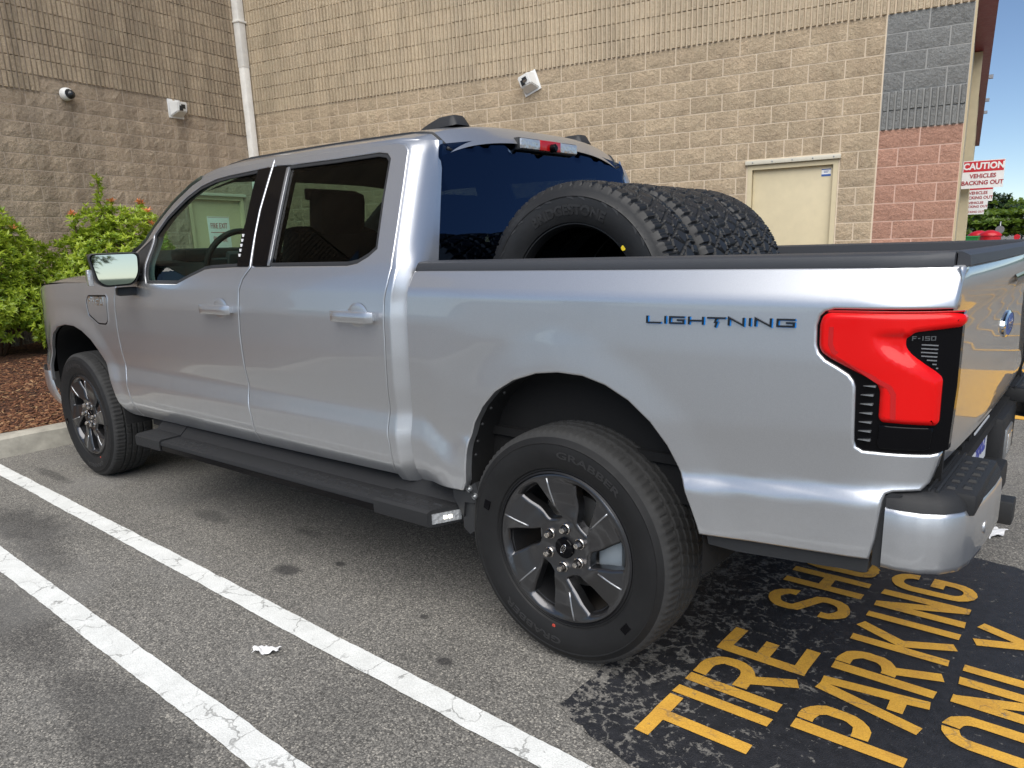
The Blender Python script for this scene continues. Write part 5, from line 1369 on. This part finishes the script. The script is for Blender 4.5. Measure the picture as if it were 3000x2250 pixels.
# ------------------------------------------------------------------ rear bumper
bp_ = part('rear_bumper', None)
def bumper_plan(s):
    return [(.968, .988), (1.00, .992), (1.05, .985), (1.095, .962), (1.125, .922), (1.140, .86), (1.150, .76), (1.156, .66), (1.158, .56)]
for s in (-1, 1):
    pl = bumper_plan(s); V = []; F = []; zs = [.598, .604, .62, .70, .745, .758, .763]; ins = [.018, .004, 0, 0, .002, .008, .02]
    fin_ = resample([np.array(q) for q in pl], .025, False)
    N = []
    for i, p in enumerate(fin_):
        d = fin_[min(i + 1, len(fin_) - 1)] - fin_[max(i - 1, 0)]; nn = np.array([d[1], -d[0]]); nn = nn / np.linalg.norm(nn); nn = -nn if nn[0] < 0 and nn[1] < 0 else nn; N.append(nn)
    N = [np.array([abs(q[0]), abs(q[1])]) for q in N]
    for i, (p, nn) in enumerate(zip(fin_, N)):
        for z, k in zip(zs, ins):
            zt = z + (.012 * i / len(fin_)) * (z < .63); q = p - nn * k; V.append((q[0], s * q[1], zt))
    nz = len(zs); F = [(i * nz + j, (i + 1) * nz + j, (i + 1) * nz + j + 1, i * nz + j + 1) for i in range(len(fin_) - 1) for j in range(nz - 1)]
    part('bumper_end', mesh('bumper_end', V, F if s > 0 else [q[::-1] for q in F], PAINT, True), bp_)
    # black step over it
    V = []; zs2 = [(.758, .004), (.775, .010), (.789, .022), (.796, .04), (.797, .115)]
    for p, nn in zip(fin_, N):
        for z, k in zs2: q = p - nn * k; V.append((q[0], s * q[1], z))
    nz = len(zs2); F = [(i * nz + j, (i + 1) * nz + j, (i + 1) * nz + j + 1, i * nz + j + 1) for i in range(len(fin_) - 1) for j in range(nz - 1)]
    sp_ = mesh('bumper_step', V, F if s > 0 else [q[::-1] for q in F], 'black_textured', True); part('bumper_step', sp_, bp_)
    y0, y1 = sorted((s * .55, s * .90)); part('step_top', MB().box((1.00, y0, .74), (1.142, y1, .7955), 0, .012).mesh('step_top', 'black_textured', auto=R(40)), bp_)
    y0, y1 = sorted((s * .55, s * .93)); part('step_groove', MB().box((1.062, y0, .790), (1.068, y1, .803)).box((1.045, y0, .790), (1.050, y1, .803)).mesh('step_groove', 'black_plastic'), bp_)
    for k in range(5):
        for j in range(2):
            yc = s * (.865 - k * .062 - j * .02); xc = 1.085 + j * .032; me = MB()
            me.add([(xc - .011, yc - .018, .794), (xc + .011, yc - .018, .794), (xc + .011, yc + .018, .794), (xc - .011, yc + .018, .794), (xc - .007, yc - .013, .8015), (xc + .007, yc - .013, .8015), (xc + .007, yc + .013, .8015), (xc - .007, yc + .013, .8015)], [(4, 5, 6, 7), (0, 1, 5, 4), (1, 2, 6, 5), (2, 3, 7, 6), (3, 0, 4, 7)])
            part('tread_pad', me.mesh('tread_pad', 'black_textured'), bp_)
    # inner black pod with lamp
    y0, y1 = sorted((s * (.45 if s < 0 else .20), s * .57)); part('bumper_pod', MB().box((.99, y0, .55), (1.10 if s < 0 else 1.075, y1, .70 if s < 0 else .745), 0, .02).mesh('bumper_pod', 'black_textured', auto=R(40)), bp_)
    if s > 0: 
        part('reverse_lamp_bezel', MB().box((1.065, .27, .575), (1.082, .43, .69), 0, .006).mesh('reverse_lamp_bezel', 'grey_metal', auto=R(40)), bp_)
        part('reverse_lamp', MB().box((1.07, .30, .597), (1.085, .40, .668), 0, .004).mesh('reverse_lamp', 'lamp_clear', auto=R(40)), bp_)
    part('sensor', MB().lathe([(.017, 1.12), (.017, 1.1505), (.012, 1.153), (.001, 1.153)], 20, 'X', (0, s * .76, .675)).mesh('sensor', PAINT, auto=R(40)), bp_)
    part('bumper_gap_trim', MB().prism([(.945, .60), (.966, .60), (.972, .76), (1.0, .79), (.975, .792), (.955, .775), (.945, .74)], *sorted((s * .90, s * .975))).mesh('bumper_gap_trim', 'black_plastic'), bp_)
part('plate_recess', MB().box((.99, -.215, .52), (1.025, .215, .80)).mesh('plate_recess', 'black_plastic'), bp_)
lp = part('license_plate', MB().box((1.030, -.152, .615), (1.034, .152, .765), 0, .0015).mesh('license_plate', 'plate_white'), bp_)
V, F = text2d('9862', .11, .002); v, f = extrude2d(V, F, .001); part('plate_lettering', mesh('plate_lettering', [(1.0355 - c_, a, .688 + b_) for a, b_, c_ in v], f, 'plate_blue'), bp_)
part('hitch', MB().box((1.0, -.04, .44), (1.15, .04, .52), 0, .006).box((.9, -.25, .455), (1.0, .25, .51), 0, .01).mesh('hitch', 'black_plastic', auto=R(40)), bp_)
part('bumper_center', MB().box((1.00, -.215, .50), (1.10, .215, .60), 0, .015).mesh('bumper_center', 'black_textured', auto=R(40)), bp_)

# ------------------------------------------------------------------ sills, running boards, underside
for s in (-1, 1):
    rb = part('running_board', None)
    def ext(sec, xs, name, mat, par=rb, dz=lambda x: (x + .5) * .013):
        V = []; 
        for x in xs: V += [(x, s * y, z + dz(x)) for y, z in sec]
        n = len(sec); F = [(k * n + i, k * n + (i + 1) % n, (k + 1) * n + (i + 1) % n, (k + 1) * n + i) for k in range(len(xs) - 1) for i in range(n)] + [tuple(range(n)), tuple(range(len(V) - 1, len(V) - n - 1, -1))]
        return part(name, MB().add(V, F).mesh(name, mat, auto=R(25)), par)
    ext([(1.078, .440), (1.074, .452), (1.06, .456), (.965, .460), (.905, .515), (.86, .515), (.86, .42), (1.06, .412), (1.076, .418)], [-2.60, -1.9, -1.2, -.83], 'step_beam', 'black_textured')
    ext([(1.078, .407), (1.080, .434), (1.066, .434), (.95, .42), (.95, .398), (1.06, .398)], [-2.60, -1.7, -.83], 'step_lip', 'gloss_black')
    for xs in ([-2.90, -2.885, -2.602], [-.828, -.60, -.53]):
        fr = xs[0] < -2
        sec = [(1.086, .425), (1.084, .455), (1.072, .464), (.962, .468), (.905, .520), (.86, .520), (.86, .405), (1.07, .398), (1.084, .404)]
        V = []
        for k, x in enumerate(xs):
            sh = .06 if (fr and k == 0) else 0.0
            for y, z in sec: V.append((x + (0 if fr else .09 * max(0, 1.086 - y) / .2 * (k == 2)), s * (y - sh * .3), z + (x + .5) * .013))
        n = len(sec); F = [(k * n + i, k * n + (i + 1) % n, (k + 1) * n + (i + 1) % n, (k + 1) * n + i) for k in range(2) for i in range(n)] + [tuple(range(n)), tuple(range(len(V) - 1, len(V) - n - 1, -1))]
        part('step_end', MB().add(V, F).mesh('step_end', 'black_textured', auto=R(25)), rb)
    lamp = MB(); q0 = Vector((-.528, s * 1.074, 0)); q1 = Vector((-.472, s * .955, 0)); nn = Vector((.9, s * .42, 0)).normalized()
    def lampq(a0, a1, z0, z1, o): return [tuple(q0.lerp(q1, a) + nn * o + Vector((0, 0, z))) for a, z in ((a0, z0), (a1, z0), (a1, z1), (a0, z1))]
    A = lampq(.06, .94, .411, .449, .0); B = lampq(.06, .94, .411, .449, .007); lamp.add(A + B, [(4, 5, 6, 7), (0, 1, 5, 4), (1, 2, 6, 5), (2, 3, 7, 6), (3, 0, 4, 7)])
    part('step_lamp', lamp.mesh('step_lamp', 'lamp_clear'), rb)
    for a in (.45, .60):
        A = lampq(a - .05, a + .05, .424, .437, .0072); B = lampq(a - .045, a + .045, .425, .436, .0095); part('lamp_led', MB().add(A + B, [(4, 5, 6, 7), (0, 1, 5, 4), (1, 2, 6, 5), (2, 3, 7, 6), (3, 0, 4, 7)]).mesh('lamp_led', 'lamp_lit'), rb)
    for xa, n in ((-2.50, 5), (-1.50, 9), (-.79, 4)):
        for k in range(n):
            for j in range(2):
                xc = xa + k * .073 + j * .03; yc = 1.045 - j * .042; zt = .4575 + (xc + .5) * .013 + (.0085 if xc > -.83 else 0) + (.0015 if j else 0)
                y0, y1 = s * (yc - .014), s * (yc + .014)
                v = [(xc - .026, y0, zt - .003), (xc + .026, y0, zt - .003), (xc + .026, y1, zt - .003), (xc - .026, y1, zt - .003), (xc - .02, y0 + s * .004, zt + .004), (xc + .02, y0 + s * .004, zt + .004), (xc + .02, y1 - s * .004, zt + .004), (xc - .02, y1 - s * .004, zt + .004)]
                part('tread_pad', MB().add(v, [(4, 5, 6, 7), (0, 1, 5, 4), (1, 2, 6, 5), (2, 3, 7, 6), (3, 0, 4, 7)]).mesh('tread_pad', 'black_textured'), rb)
    # bracket and flap ahead of the rear wheel
    b = MB().prism([(-.49, .545), (-.405, .555), (-.375, .575), (-.36, .54), (-.365, .50), (-.43, .49), (-.44, .43), (-.485, .50)], *sorted((s * .985, s * .93))); part('flap_bracket', b.mesh('flap_bracket', 'black_plastic'))
    b = MB().prism([(-.455, .50), (-.395, .505), (-.375, .40), (-.42, .365), (-.45, .385)], *sorted((s * .975, s * .72))); part('mud_flap', b.mesh('mud_flap', 'black_plastic'))
    for (x, z) in ((-.40, .548), (-.375, .525)): part('bolt', MB().lathe([(.012, -.993), (.012, -.984), (.001, -.996)], 10, 'Y', (x, 0, z)).mesh('bolt', 'grey_metal') if s < 0 else MB().lathe([(.012, .993), (.012, .984), (.001, .996)], 10, 'Y', (x, 0, z)).mesh('bolt', 'grey_metal'))
    # wheel-arch liners and lower trim
    for nm, AR in (('wheel_liner', BARCH), ('wheel_liner', [q for q in FARCH])):
        V = []; F = []; A = resample([np.array(q) for q in ([(AR[0][0], .42)] + AR + [(AR[-1][0], .45)])], .05, False)
        cx = np.mean([q[0] for q in AR])
        for q in A:
            for y, k in ((.975, 1.0), (.93, 1.015), (.70, 1.03), (.55, 1.02), (.54, .6), (.54, .2)): V.append((cx + (q[0] - cx) * k, s * (y - .25 * max(0, -3.92 - q[0]) ** 2 * (y > .9)), .42 + (q[1] - .42) * k))
        F = [(i * 6 + j, (i + 1) * 6 + j, (i + 1) * 6 + j + 1, i * 6 + j + 1) for i in range(len(A) - 1) for j in range(5)]
        part(nm, mesh(nm, V, F, 'liner', True))
    part('bed_lower_trim', MB().prism([(.505, .588), (.60, .594), (.94, .619), (.935, .575), (.60, .548), (.515, .55)], *sorted((s * .972, s * .90))).mesh('bed_lower_trim', 'black_plastic'))
    for k in range(5):
        q = BARCH[1 + k]; part('liner_clip', MB().lathe([(.006, -.979), (.006, -.975), (.001, -.982)] if s < 0 else [(.006, .979), (.006, .975), (.001, .982)], 8, 'Y', (q[0] + .02, 0, q[1] - .005)).mesh('liner_clip', 'black_plastic'))
    sx = .34; b = MB().tube([(sx + .055 * math.cos(t), s * .72 + .055 * math.sin(t), .50 + t * .010) for t in np.linspace(0, 30, 120)], .012, 6); part('coil_spring', b.mesh('coil_spring', 'spring_grey', True))
b = MB().box((-4.3, -.45, .36), (.60, .45, .58)).box((-3.1, -.88, .42), (-.70, .88, .60)).box((-.02, -.80, .36), (.10, .80, .46)).box((-3.85, -.8, .36), (-3.73, .8, .46)).box((-.60, -.84, .60), (.95, .84, .72))
part('chassis', b.mesh('chassis', 'liner'))
part('firewall', MB().box((-3.12, -.93, .58), (-3.06, .93, 1.25)).mesh('firewall', 'interior'))

# ------------------------------------------------------------------ interior
part('cabin_floor', MB().box((-3.1, -.90, .60), (-.72, .90, .64)).mesh('cabin_floor', 'interior'))
for s in (-1, 1):
    y0, y1 = sorted((s * .86, s * .90)); b = MB().box((-3.05, y0, .62), (-1.72, y1, 1.262)).box((-1.70, y0, .62), (-.84, y1, 1.335)).box((-1.845, y0 - .0, 1.26), (-1.66, y1, 1.34)); part('door_trim', b.mesh('door_trim', 'interior'))
    b = MB(); 
    for (xa, za), (xb, zb) in (((-1.78, 1.34), (-1.77, 1.78)),): 
        ya, yb = .90, .74; b.add([(xa - .06, s * ya, za), (xa + .10, s * ya, za), (xb + .10, s * yb, zb), (xb - .06, s * yb, zb), (xa - .06, s * (ya - .06), za), (xa + .10, s * (ya - .06), za), (xb + .10, s * (yb - .06), zb), (xb - .06, s * (yb - .06), zb)], [(0, 1, 2, 3), (4, 7, 6, 5), (0, 4, 5, 1), (1, 5, 6, 2), (2, 6, 7, 3), (3, 7, 4, 0)])
    part('pillar_lining', b.mesh('pillar_lining', 'interior'))
    b = MB(); b.add([(-.93, s * .86, 1.34), (-.74, s * .80, 1.34), (-.80, s * .68, 1.78), (-.95, s * .73, 1.78), (-.93, s * .80, 1.34), (-.74, s * .74, 1.34), (-.80, s * .62, 1.78), (-.95, s * .67, 1.78)], [(0, 1, 2, 3), (4, 7, 6, 5), (0, 4, 5, 1), (1, 5, 6, 2), (2, 6, 7, 3), (3, 7, 4, 0)]); part('pillar_lining', b.mesh('pillar_lining', 'interior'))
def rounded(name, a, b_, bev, mat='interior', mw=None, parent=truck):
    me = MB().box(a, b_, 0, bev).mesh(name, mat, auto=R(50)); 
    if mw is not None: me.transform(mw)
    return part(name, me, parent)
for s in (-1, 1):
    st = part('front_seat', None)
    rounded('cushion', (-2.48, s * .42 - .26, .86), (-1.95, s * .42 + .26, 1.02), .05, parent=st)
    rounded('backrest', (-.09, s * .42 - .26, 0), (.07, s * .42 + .26, .60), .06, mw=Matrix.Translation((-1.93, 0, .93)) @ Matrix.Rotation(R(14), 4, 'Y'), parent=st)
    rounded('headrest', (-.06, s * .42 - .14, 0), (.06, s * .42 + .14, .215), .045, mw=Matrix.Translation((-1.77, 0, 1.475)) @ Matrix.Rotation(R(8), 4, 'Y'), parent=st)
    part('headrest_post', MB().tube([(-1.79, s * .42 - .06, 1.44), (-1.775, s * .42 - .06, 1.53)], .008, 6).tube([(-1.79, s * .42 + .06, 1.44), (-1.775, s * .42 + .06, 1.53)], .008, 6).mesh('headrest_post', 'steel', True), st)
rs = part('rear_bench', None)
rounded('cushion', (-1.35, -.76, .84), (-.86, .76, 1.0), .05, parent=rs)
rounded('backrest', (-.07, -.76, 0), (.06, .76, .50), .05, mw=Matrix.Translation((-.92, 0, .92)) @ Matrix.Rotation(R(12), 4, 'Y'), parent=rs)
for y in (-.50, 0, .50): rounded('headrest', (-.05, y - .135, 0), (.05, y + .135, .185), .045, mw=Matrix.Translation((-.84, 0, 1.42)), parent=rs)
# dashboard
b = MB(); sec = [(-3.05, .85), (-3.22, 1.28), (-3.18, 1.36), (-3.08, 1.375), (-2.95, 1.36), (-2.90, 1.29), (-2.92, 1.10), (-2.96, .88)]
V = [(x, y, z) for y in (-.86, -.3, .3, .86) for x, z in sec]; n = len(sec); F = [(k * n + i, k * n + (i + 1) % n, (k + 1) * n + (i + 1) % n, (k + 1) * n + i) for k in range(3) for i in range(n)] + [tuple(range(n)), tuple(range(4 * n - 1, 3 * n - 1, -1))]
da = part('dashboard', b.add(V, F).mesh('dashboard', 'interior', auto=R(35)))
rounded('instrument_hood', (-3.14, -.62, 1.36), (-2.95, -.20, 1.44), .03, parent=da); rounded('center_screen', (-2.93, -.16, 1.05), (-2.89, .16, 1.40), .008, 'screen', parent=da); rounded('air_vent', (-2.935, -.80, 1.25), (-2.89, -.66, 1.34), .01, 'interior_grey', parent=da)
rounded('console', (-2.74, -.14, .64), (-1.75, .14, 1.02), .03, parent=da)
sw = part('steering_wheel', None); Mx = Matrix.Translation((-2.74, -.42, 1.36)) @ Matrix.Rotation(R(-64), 4, 'Y')
b = MB().lathe([(.185 + .017 * math.cos(t), .017 * math.sin(t)) for t in np.linspace(0, 2 * math.pi, 11)[:-1]], 36, 'Z', closed=True); me = b.mesh('wheel_ring', 'interior', True); me.transform(Mx); part('wheel_ring', me, sw)
b = MB().box((-.06, -.07, -.03), (.06, .07, .02), 0, .02).box((-.02, -.18, -.012), (.02, .18, .012), 0, .008).box((-.18, -.03, -.012), (0, .03, .012), 0, .008); me = b.mesh('wheel_hub', 'interior_grey', auto=R(45)); me.transform(Mx); part('wheel_hub', me, sw)
part('steering_column', MB().tube([(-2.75, -.42, 1.35), (-3.0, -.42, 1.24)], .045, 10).mesh('steering_column', 'interior', True), sw)
part('rear_view_mirror', MB().box((-2.43, -.13, 1.69), (-2.41, .13, 1.755), 0, .012).mesh('rear_view_mirror', 'black_plastic', auto=R(40)))

# ------------------------------------------------------------------ wheels
def tyre_mesh(name, Rt, hw, rb, ntread, fn, mats, prof_side, NA):
    """fn(theta, t) -> groove depth ; prof_side: [(r, t)] from bead to shoulder (outer side)"""
    V = []; F = []; MI = []; tt = np.linspace(-hw * .86, hw * .86, ntread)
    m_ = len(prof_side) * 2 + ntread
    for k in range(NA):
        th = 2 * math.pi * k / NA; ca, sa = math.cos(th), math.sin(th)
        ring = list(prof_side)
        for t in tt:
            crown = Rt - .010 * (abs(t) / hw) ** 3 * 1.1
            ring.append((crown - fn(th, t), t))
        ring += [(r, -t) for r, t in prof_side[::-1]]
        V += [(r * ca, t, r * sa) for r, t in ring]
    ns = len(prof_side)
    for k in range(NA):
        k2 = (k + 1) % NA
        for j in range(m_ - 1):
            F.append((k * m_ + j, k2 * m_ + j, k2 * m_ + j + 1, k * m_ + j + 1)); MI.append(1 if ns - 2 <= j <= m_ - ns else 0)
    me = mesh(name, V, F, mats); me.polygons.foreach_set('material_index', MI)
    bm = bmesh.new(); bm.from_mesh(me)
    for ed in bm.edges:
        if len(ed.link_faces) == 2 and ed.calc_face_angle(0) > R(28): ed.smooth = False
    for fc in bm.faces: fc.smooth = True
    bmesh.ops.recalc_face_normals(bm, faces=list(bm.faces)); bm.to_mesh(me); bm.free(); return me
def fr(x): return x - math.floor(x)
def tread_road(th, t):
    d = 0
    for g0 in (-.052, -.0175, .0175, .052):
        if abs(t - g0) < .0050: d = .011
    a = th / (2 * math.pi)
    if abs(t) > .064 and fr(a * 96) < .30: d = max(d, .0035)
    if abs(t) < .064 and fr(a * 64 + t * 9) < .25: d = max(d, .0035)
    return d
PS = [(.250, -.088), (.262, -.104), (.272, -.113), (.276, -.112), (.280, -.118), (.300, -.126), (.325, -.1315), (.345, -.132), (.362, -.129), (.366, -.1305), (.372, -.126), (.385, -.120), (.395, -.113)]
ty_me = tyre_mesh('tyre', .410, .120, .25, 45, tread_road, ['rubber', 'rubber_tread'], PS, 384)
def side_y(r, prof):
    p = sorted(prof); return float(np.interp(r, [q[0] for q in p], [q[1] for q in p]))
def ring_text(txt, size, r0, ang0, prof, bold=.0, h=.0012, wsc=1., name='sidewall_lettering', mat='rubber_letter'):
    V, F = text2d(txt, size, bold); V = V * np.array([wsc, 1]); v, f = extrude2d(V, F, h + .001); P = []
    for a, b_, c_ in v:
        r = r0 + b_; th = ang0 - a / r0; P.append((r * math.cos(th), side_y(r, prof) - h + c_, r * math.sin(th)))
    return mesh(name, P, f, mat)
RIM = .262
def Yrim(x, z):
    x = np.asarray(x, float); z = np.asarray(z, float); r = np.hypot(x, z); th = np.arctan2(z, x)
    y = np.interp(r, [0, .05, .085, .12, .2, .245, .262], [-.092, -.093, -.098, -.106, -.1185, -.120, -.117])
    k = np.abs((np.mod(np.degrees(th) - 222, 60) / 60) - .5) * 2
    return y + .017 * (1 - k) * sst(.10, .17, r) * (1 - sst(.235, .255, r))
def hole(a0):
    P = []
    for r, a in ((.234, a0 - 11), (.237, a0), (.234, a0 + 11), (.195, a0 + 8.5), (.15, a0 + 2.5), (.108, a0 - 3), (.100, a0 - 17), (.108, a0 - 33), (.15, a0 - 20.5), (.195, a0 - 15)):
        P.append((r * math.cos(R(a)), r * math.sin(R(a))))
    return round_poly(P, .005, 2)
holes = [hole(247 + 60 * k) for k in range(6)]
circ = [(RIM * math.cos(t), RIM * math.sin(t)) for t in np.linspace(0, 2 * math.pi, 97)[:-1]]
tmp = empty('tmp'); rim_o = panel('rim', circ, Yrim, 'wheel_metal', tmp, holes, step=.009, edge=.009, flange=.035, drop=.012); rim_me = rim_o.data; bpy.data.objects.remove(rim_o)
ridges = []
for k in range(6):
    b = MB()
    for (r0, a0, r1, a1) in ((.150, 222 - 2, .247, 222 + 0), ):
        p0 = Vector((r0 * math.cos(R(a0 + 60 * k)), 0, r0 * math.sin(R(a0 + 60 * k)))); p1 = Vector((r1 * math.cos(R(a1 + 60 * k)), 0, r1 * math.sin(R(a1 + 60 * k))))
        q = [p0.lerp(p1, t) for t in np.linspace(0, 1, 6)]; b.tube([(c_.x, float(Yrim(np.array(c_.x), np.array(c_.z))) - .0005, c_.z) for c_ in q], .0032, 6)
    ridges.append(b.mesh('rim_ridge', 'brush_trim', True))

barrel_me = MB().lathe([(.262, -.116), (.268, -.112), (.255, -.095), (.232, -.085), (.225, .10), (.262, .11)], 64).mesh('rim_barrel', 'wheel_dark', auto=R(40))
disc_me = MB().lathe([(.001, -.012), (.165, -.012), (.165, .012), (.001, .012)], 48).mesh('brake_disc', 'steel', auto=R(40))
cal_me = MB().box((.10, -.05, -.08), (.195, .05, .09), 0, .02).mesh('brake_caliper', 'spring_grey', auto=R(40))
b = MB().lathe([(.0185, 0), (.0185, -.006), (.016, -.008)], 20); b.lathe([(.0125, -.006), (.0125, -.022), (.0095, -.028), (.001, -.030)], 6); lug_me = b.mesh('lug_nut', 'lug_steel', auto=R(35))
cap_me = MB().lathe([(.036, -.085), (.036, -.100), (.034, -.1025), (.001, -.1045)], 32).mesh('hub_cap', 'gloss_black', auto=R(35))
oval = MB(); P = [(.017 * math.cos(t), -.1055, .0075 * math.sin(t)) for t in np.linspace(0, 2 * math.pi, 25)]
oval.tube(P, .0011, 5); V, F = text2d('Ford', .0105); v, f = extrude2d(V, F, .001); oval.add([(a, -.1062 + c_, b_) for a, b_, c_ in v], f); oval_me = oval.mesh('hub_emblem', 'chrome', fixn=False); oval_me.transform(Matrix.Rotation(R(-62), 4, 'Y'))
gt_me = ring_text('GRABBER', .032, .330, R(68), PS, .0005, .0010, 1.9); gt2 = ring_text('GRABBER', .032, .330, R(248), PS, .0005, .0010, 1.9)
blks = []
for a in (R(162), R(-38)):
    for t in range(1):
        blk_me = MB(); c_ = Vector((.325 * math.cos(a), side_y(.325, PS), .325 * math.sin(a))); u = Vector((-math.sin(a), 0, math.cos(a))); w_ = Vector((math.cos(a), 0, math.sin(a)))
        blk_me.add([tuple(c_ + u * x + w_ * z + Vector((0, y, 0))) for y in (-.0015, .004) for x, z in ((-.017, -.012), (.017, -.012), (.017, .012), (-.017, .012))], [(0, 1, 2, 3), (0, 4, 5, 1), (1, 5, 6, 2), (2, 6, 7, 3), (3, 7, 4, 0)]); blks.append(blk_me.mesh('sidewall_block', 'gloss_black'))
a = R(-97); dot_me = MB().lathe([(.001, 0), (.007, 0), (.006, -.001), (.001, -.001)], 12, 'Y', (.288 * math.cos(a), side_y(.288, PS) - .0005, .288 * math.sin(a))).mesh('paint_dot', 'dot_red')
for (x, s, rot) in ((0, -1, 0), (-3.81, -1, 31), (0, 1, 17), (-3.81, 1, 44)):
    wh = part('wheel', None); wh.location = (x, s * .866, .409)
    wh.rotation_euler = (0, R(-rot), 0 if s < 0 else math.pi)
    for nm, me in (('tyre', ty_me), ('rim', rim_me), ('rim_barrel', barrel_me), ('hub_cap', cap_me), ('hub_emblem', oval_me), ('sidewall_lettering', gt_me), ('sidewall_lettering', gt2), ('paint_dot', dot_me)): part(nm, me, wh)
    for me in ridges: part('rim_ridge', me, wh)
    for me in blks: part('sidewall_block', me, wh)
    part('brake_disc', disc_me, wh); part('brake_caliper', cal_me, wh)
    for k in range(6):
        t = R(25 + 60 * k); o = part('lug_nut', lug_me, wh); o.location = (.0695 * math.cos(t), float(Yrim(np.array(.0695), np.array(0.))) + .001, .0695 * math.sin(t))
bpy.data.objects.remove(tmp)

# ------------------------------------------------------------------ four new tyres standing in the bed
def tri_w(x): return 2 * abs(2 * fr(x) - 1) - 1
def tread_snow(th, t):
    a = th / (2 * math.pi); d = 0; s = 1 if t > 0 else -1; at = abs(t)
    if at > .068:
        if fr(a * 60 + (.5 if t > 0 else 0) + at * 1.5) < .22: d = .009
        elif fr(a * 216) < .2: d = .0025
    if abs(at - (.062 + .006 * tri_w(a * 54))) < .0042: d = .010
    if abs(t - .020 * tri_w(a * 27)) < .0035: d = max(d, .008)
    if at < .062 and (fr(a * 40 + t * 8) < .13 or fr(a * 40 - t * 8 + .3) < .13): d = max(d, .007)
    return d
PS2 = [(.258, -.075), (.262, -.098), (.270, -.112), (.2745, -.112), (.277, -.118), (.290, -.124), (.320, -.1325), (.345, -.1335), (.362, -.132), (.366, -.134), (.371, -.130), (.388, -.126), (.400, -.121)]
bt_me = tyre_mesh('tyre', .422, .128, .258, 49, tread_snow, ['new_rubber', 'new_rubber'], PS2, 540)
bl_me = ring_text('BRIDGESTONE', .047, .318, R(92), PS2, .0022, .0022, 1.06)
a = R(40); yd = MB().lathe([(.001, 0), (.010, 0), (.009, -.0015), (.001, -.0015)], 14, 'Y', (.283 * math.cos(a), side_y(.283, PS2) - .001, .283 * math.sin(a))).mesh('paint_dot', 'dot_yellow')
sm_me = ring_text('DOT TUBELESS M+S RADIAL', .011, .281, R(112), PS2, .0, .0008, 1.0)
saw = MB()
for k in range(46):
    th = R(k * 360 / 46)
    pts = [(.352, th), (.372, th + .05), (.362, th + .10)]
    if k % 3 == 0: continue
    saw.add([(r * math.cos(q), side_y(r, PS2) - .0016, r * math.sin(q)) for r, q in pts] , [(0, 1, 2)])
saw_me = saw.mesh('sidewall_pattern', 'rubber_letter', fixn=False)
LABT = ['new black tyre in the bed with lettered sidewall and yellow dot showing', 'second new black tyre in the bed, counted from the lettered one', 'third new black tyre in the bed, counted from the lettered one', 'last new black tyre in the bed, farthest from the lettered one']
for k in range(4):
    o = obj('tyre', bt_me, None, (-.215 + [0, .008, -.006, -.012][k], -.468 + k * .2635, FL + .012 + .4225), label=LABT[k], cat='tyre', group='new tyres standing in the truck bed')
    o.rotation_euler = (0, R([0, 33, 71, 12][k]), R([0, 1.0, -.6, .5][k]))
    for nm, me in (('sidewall_lettering', bl_me), ('sidewall_lettering', sm_me), ('paint_dot', yd), ('sidewall_pattern', saw_me)):
        c_ = obj(nm, me, o)
        if nm == 'sidewall_pattern': tag(c_, kind='stuff')
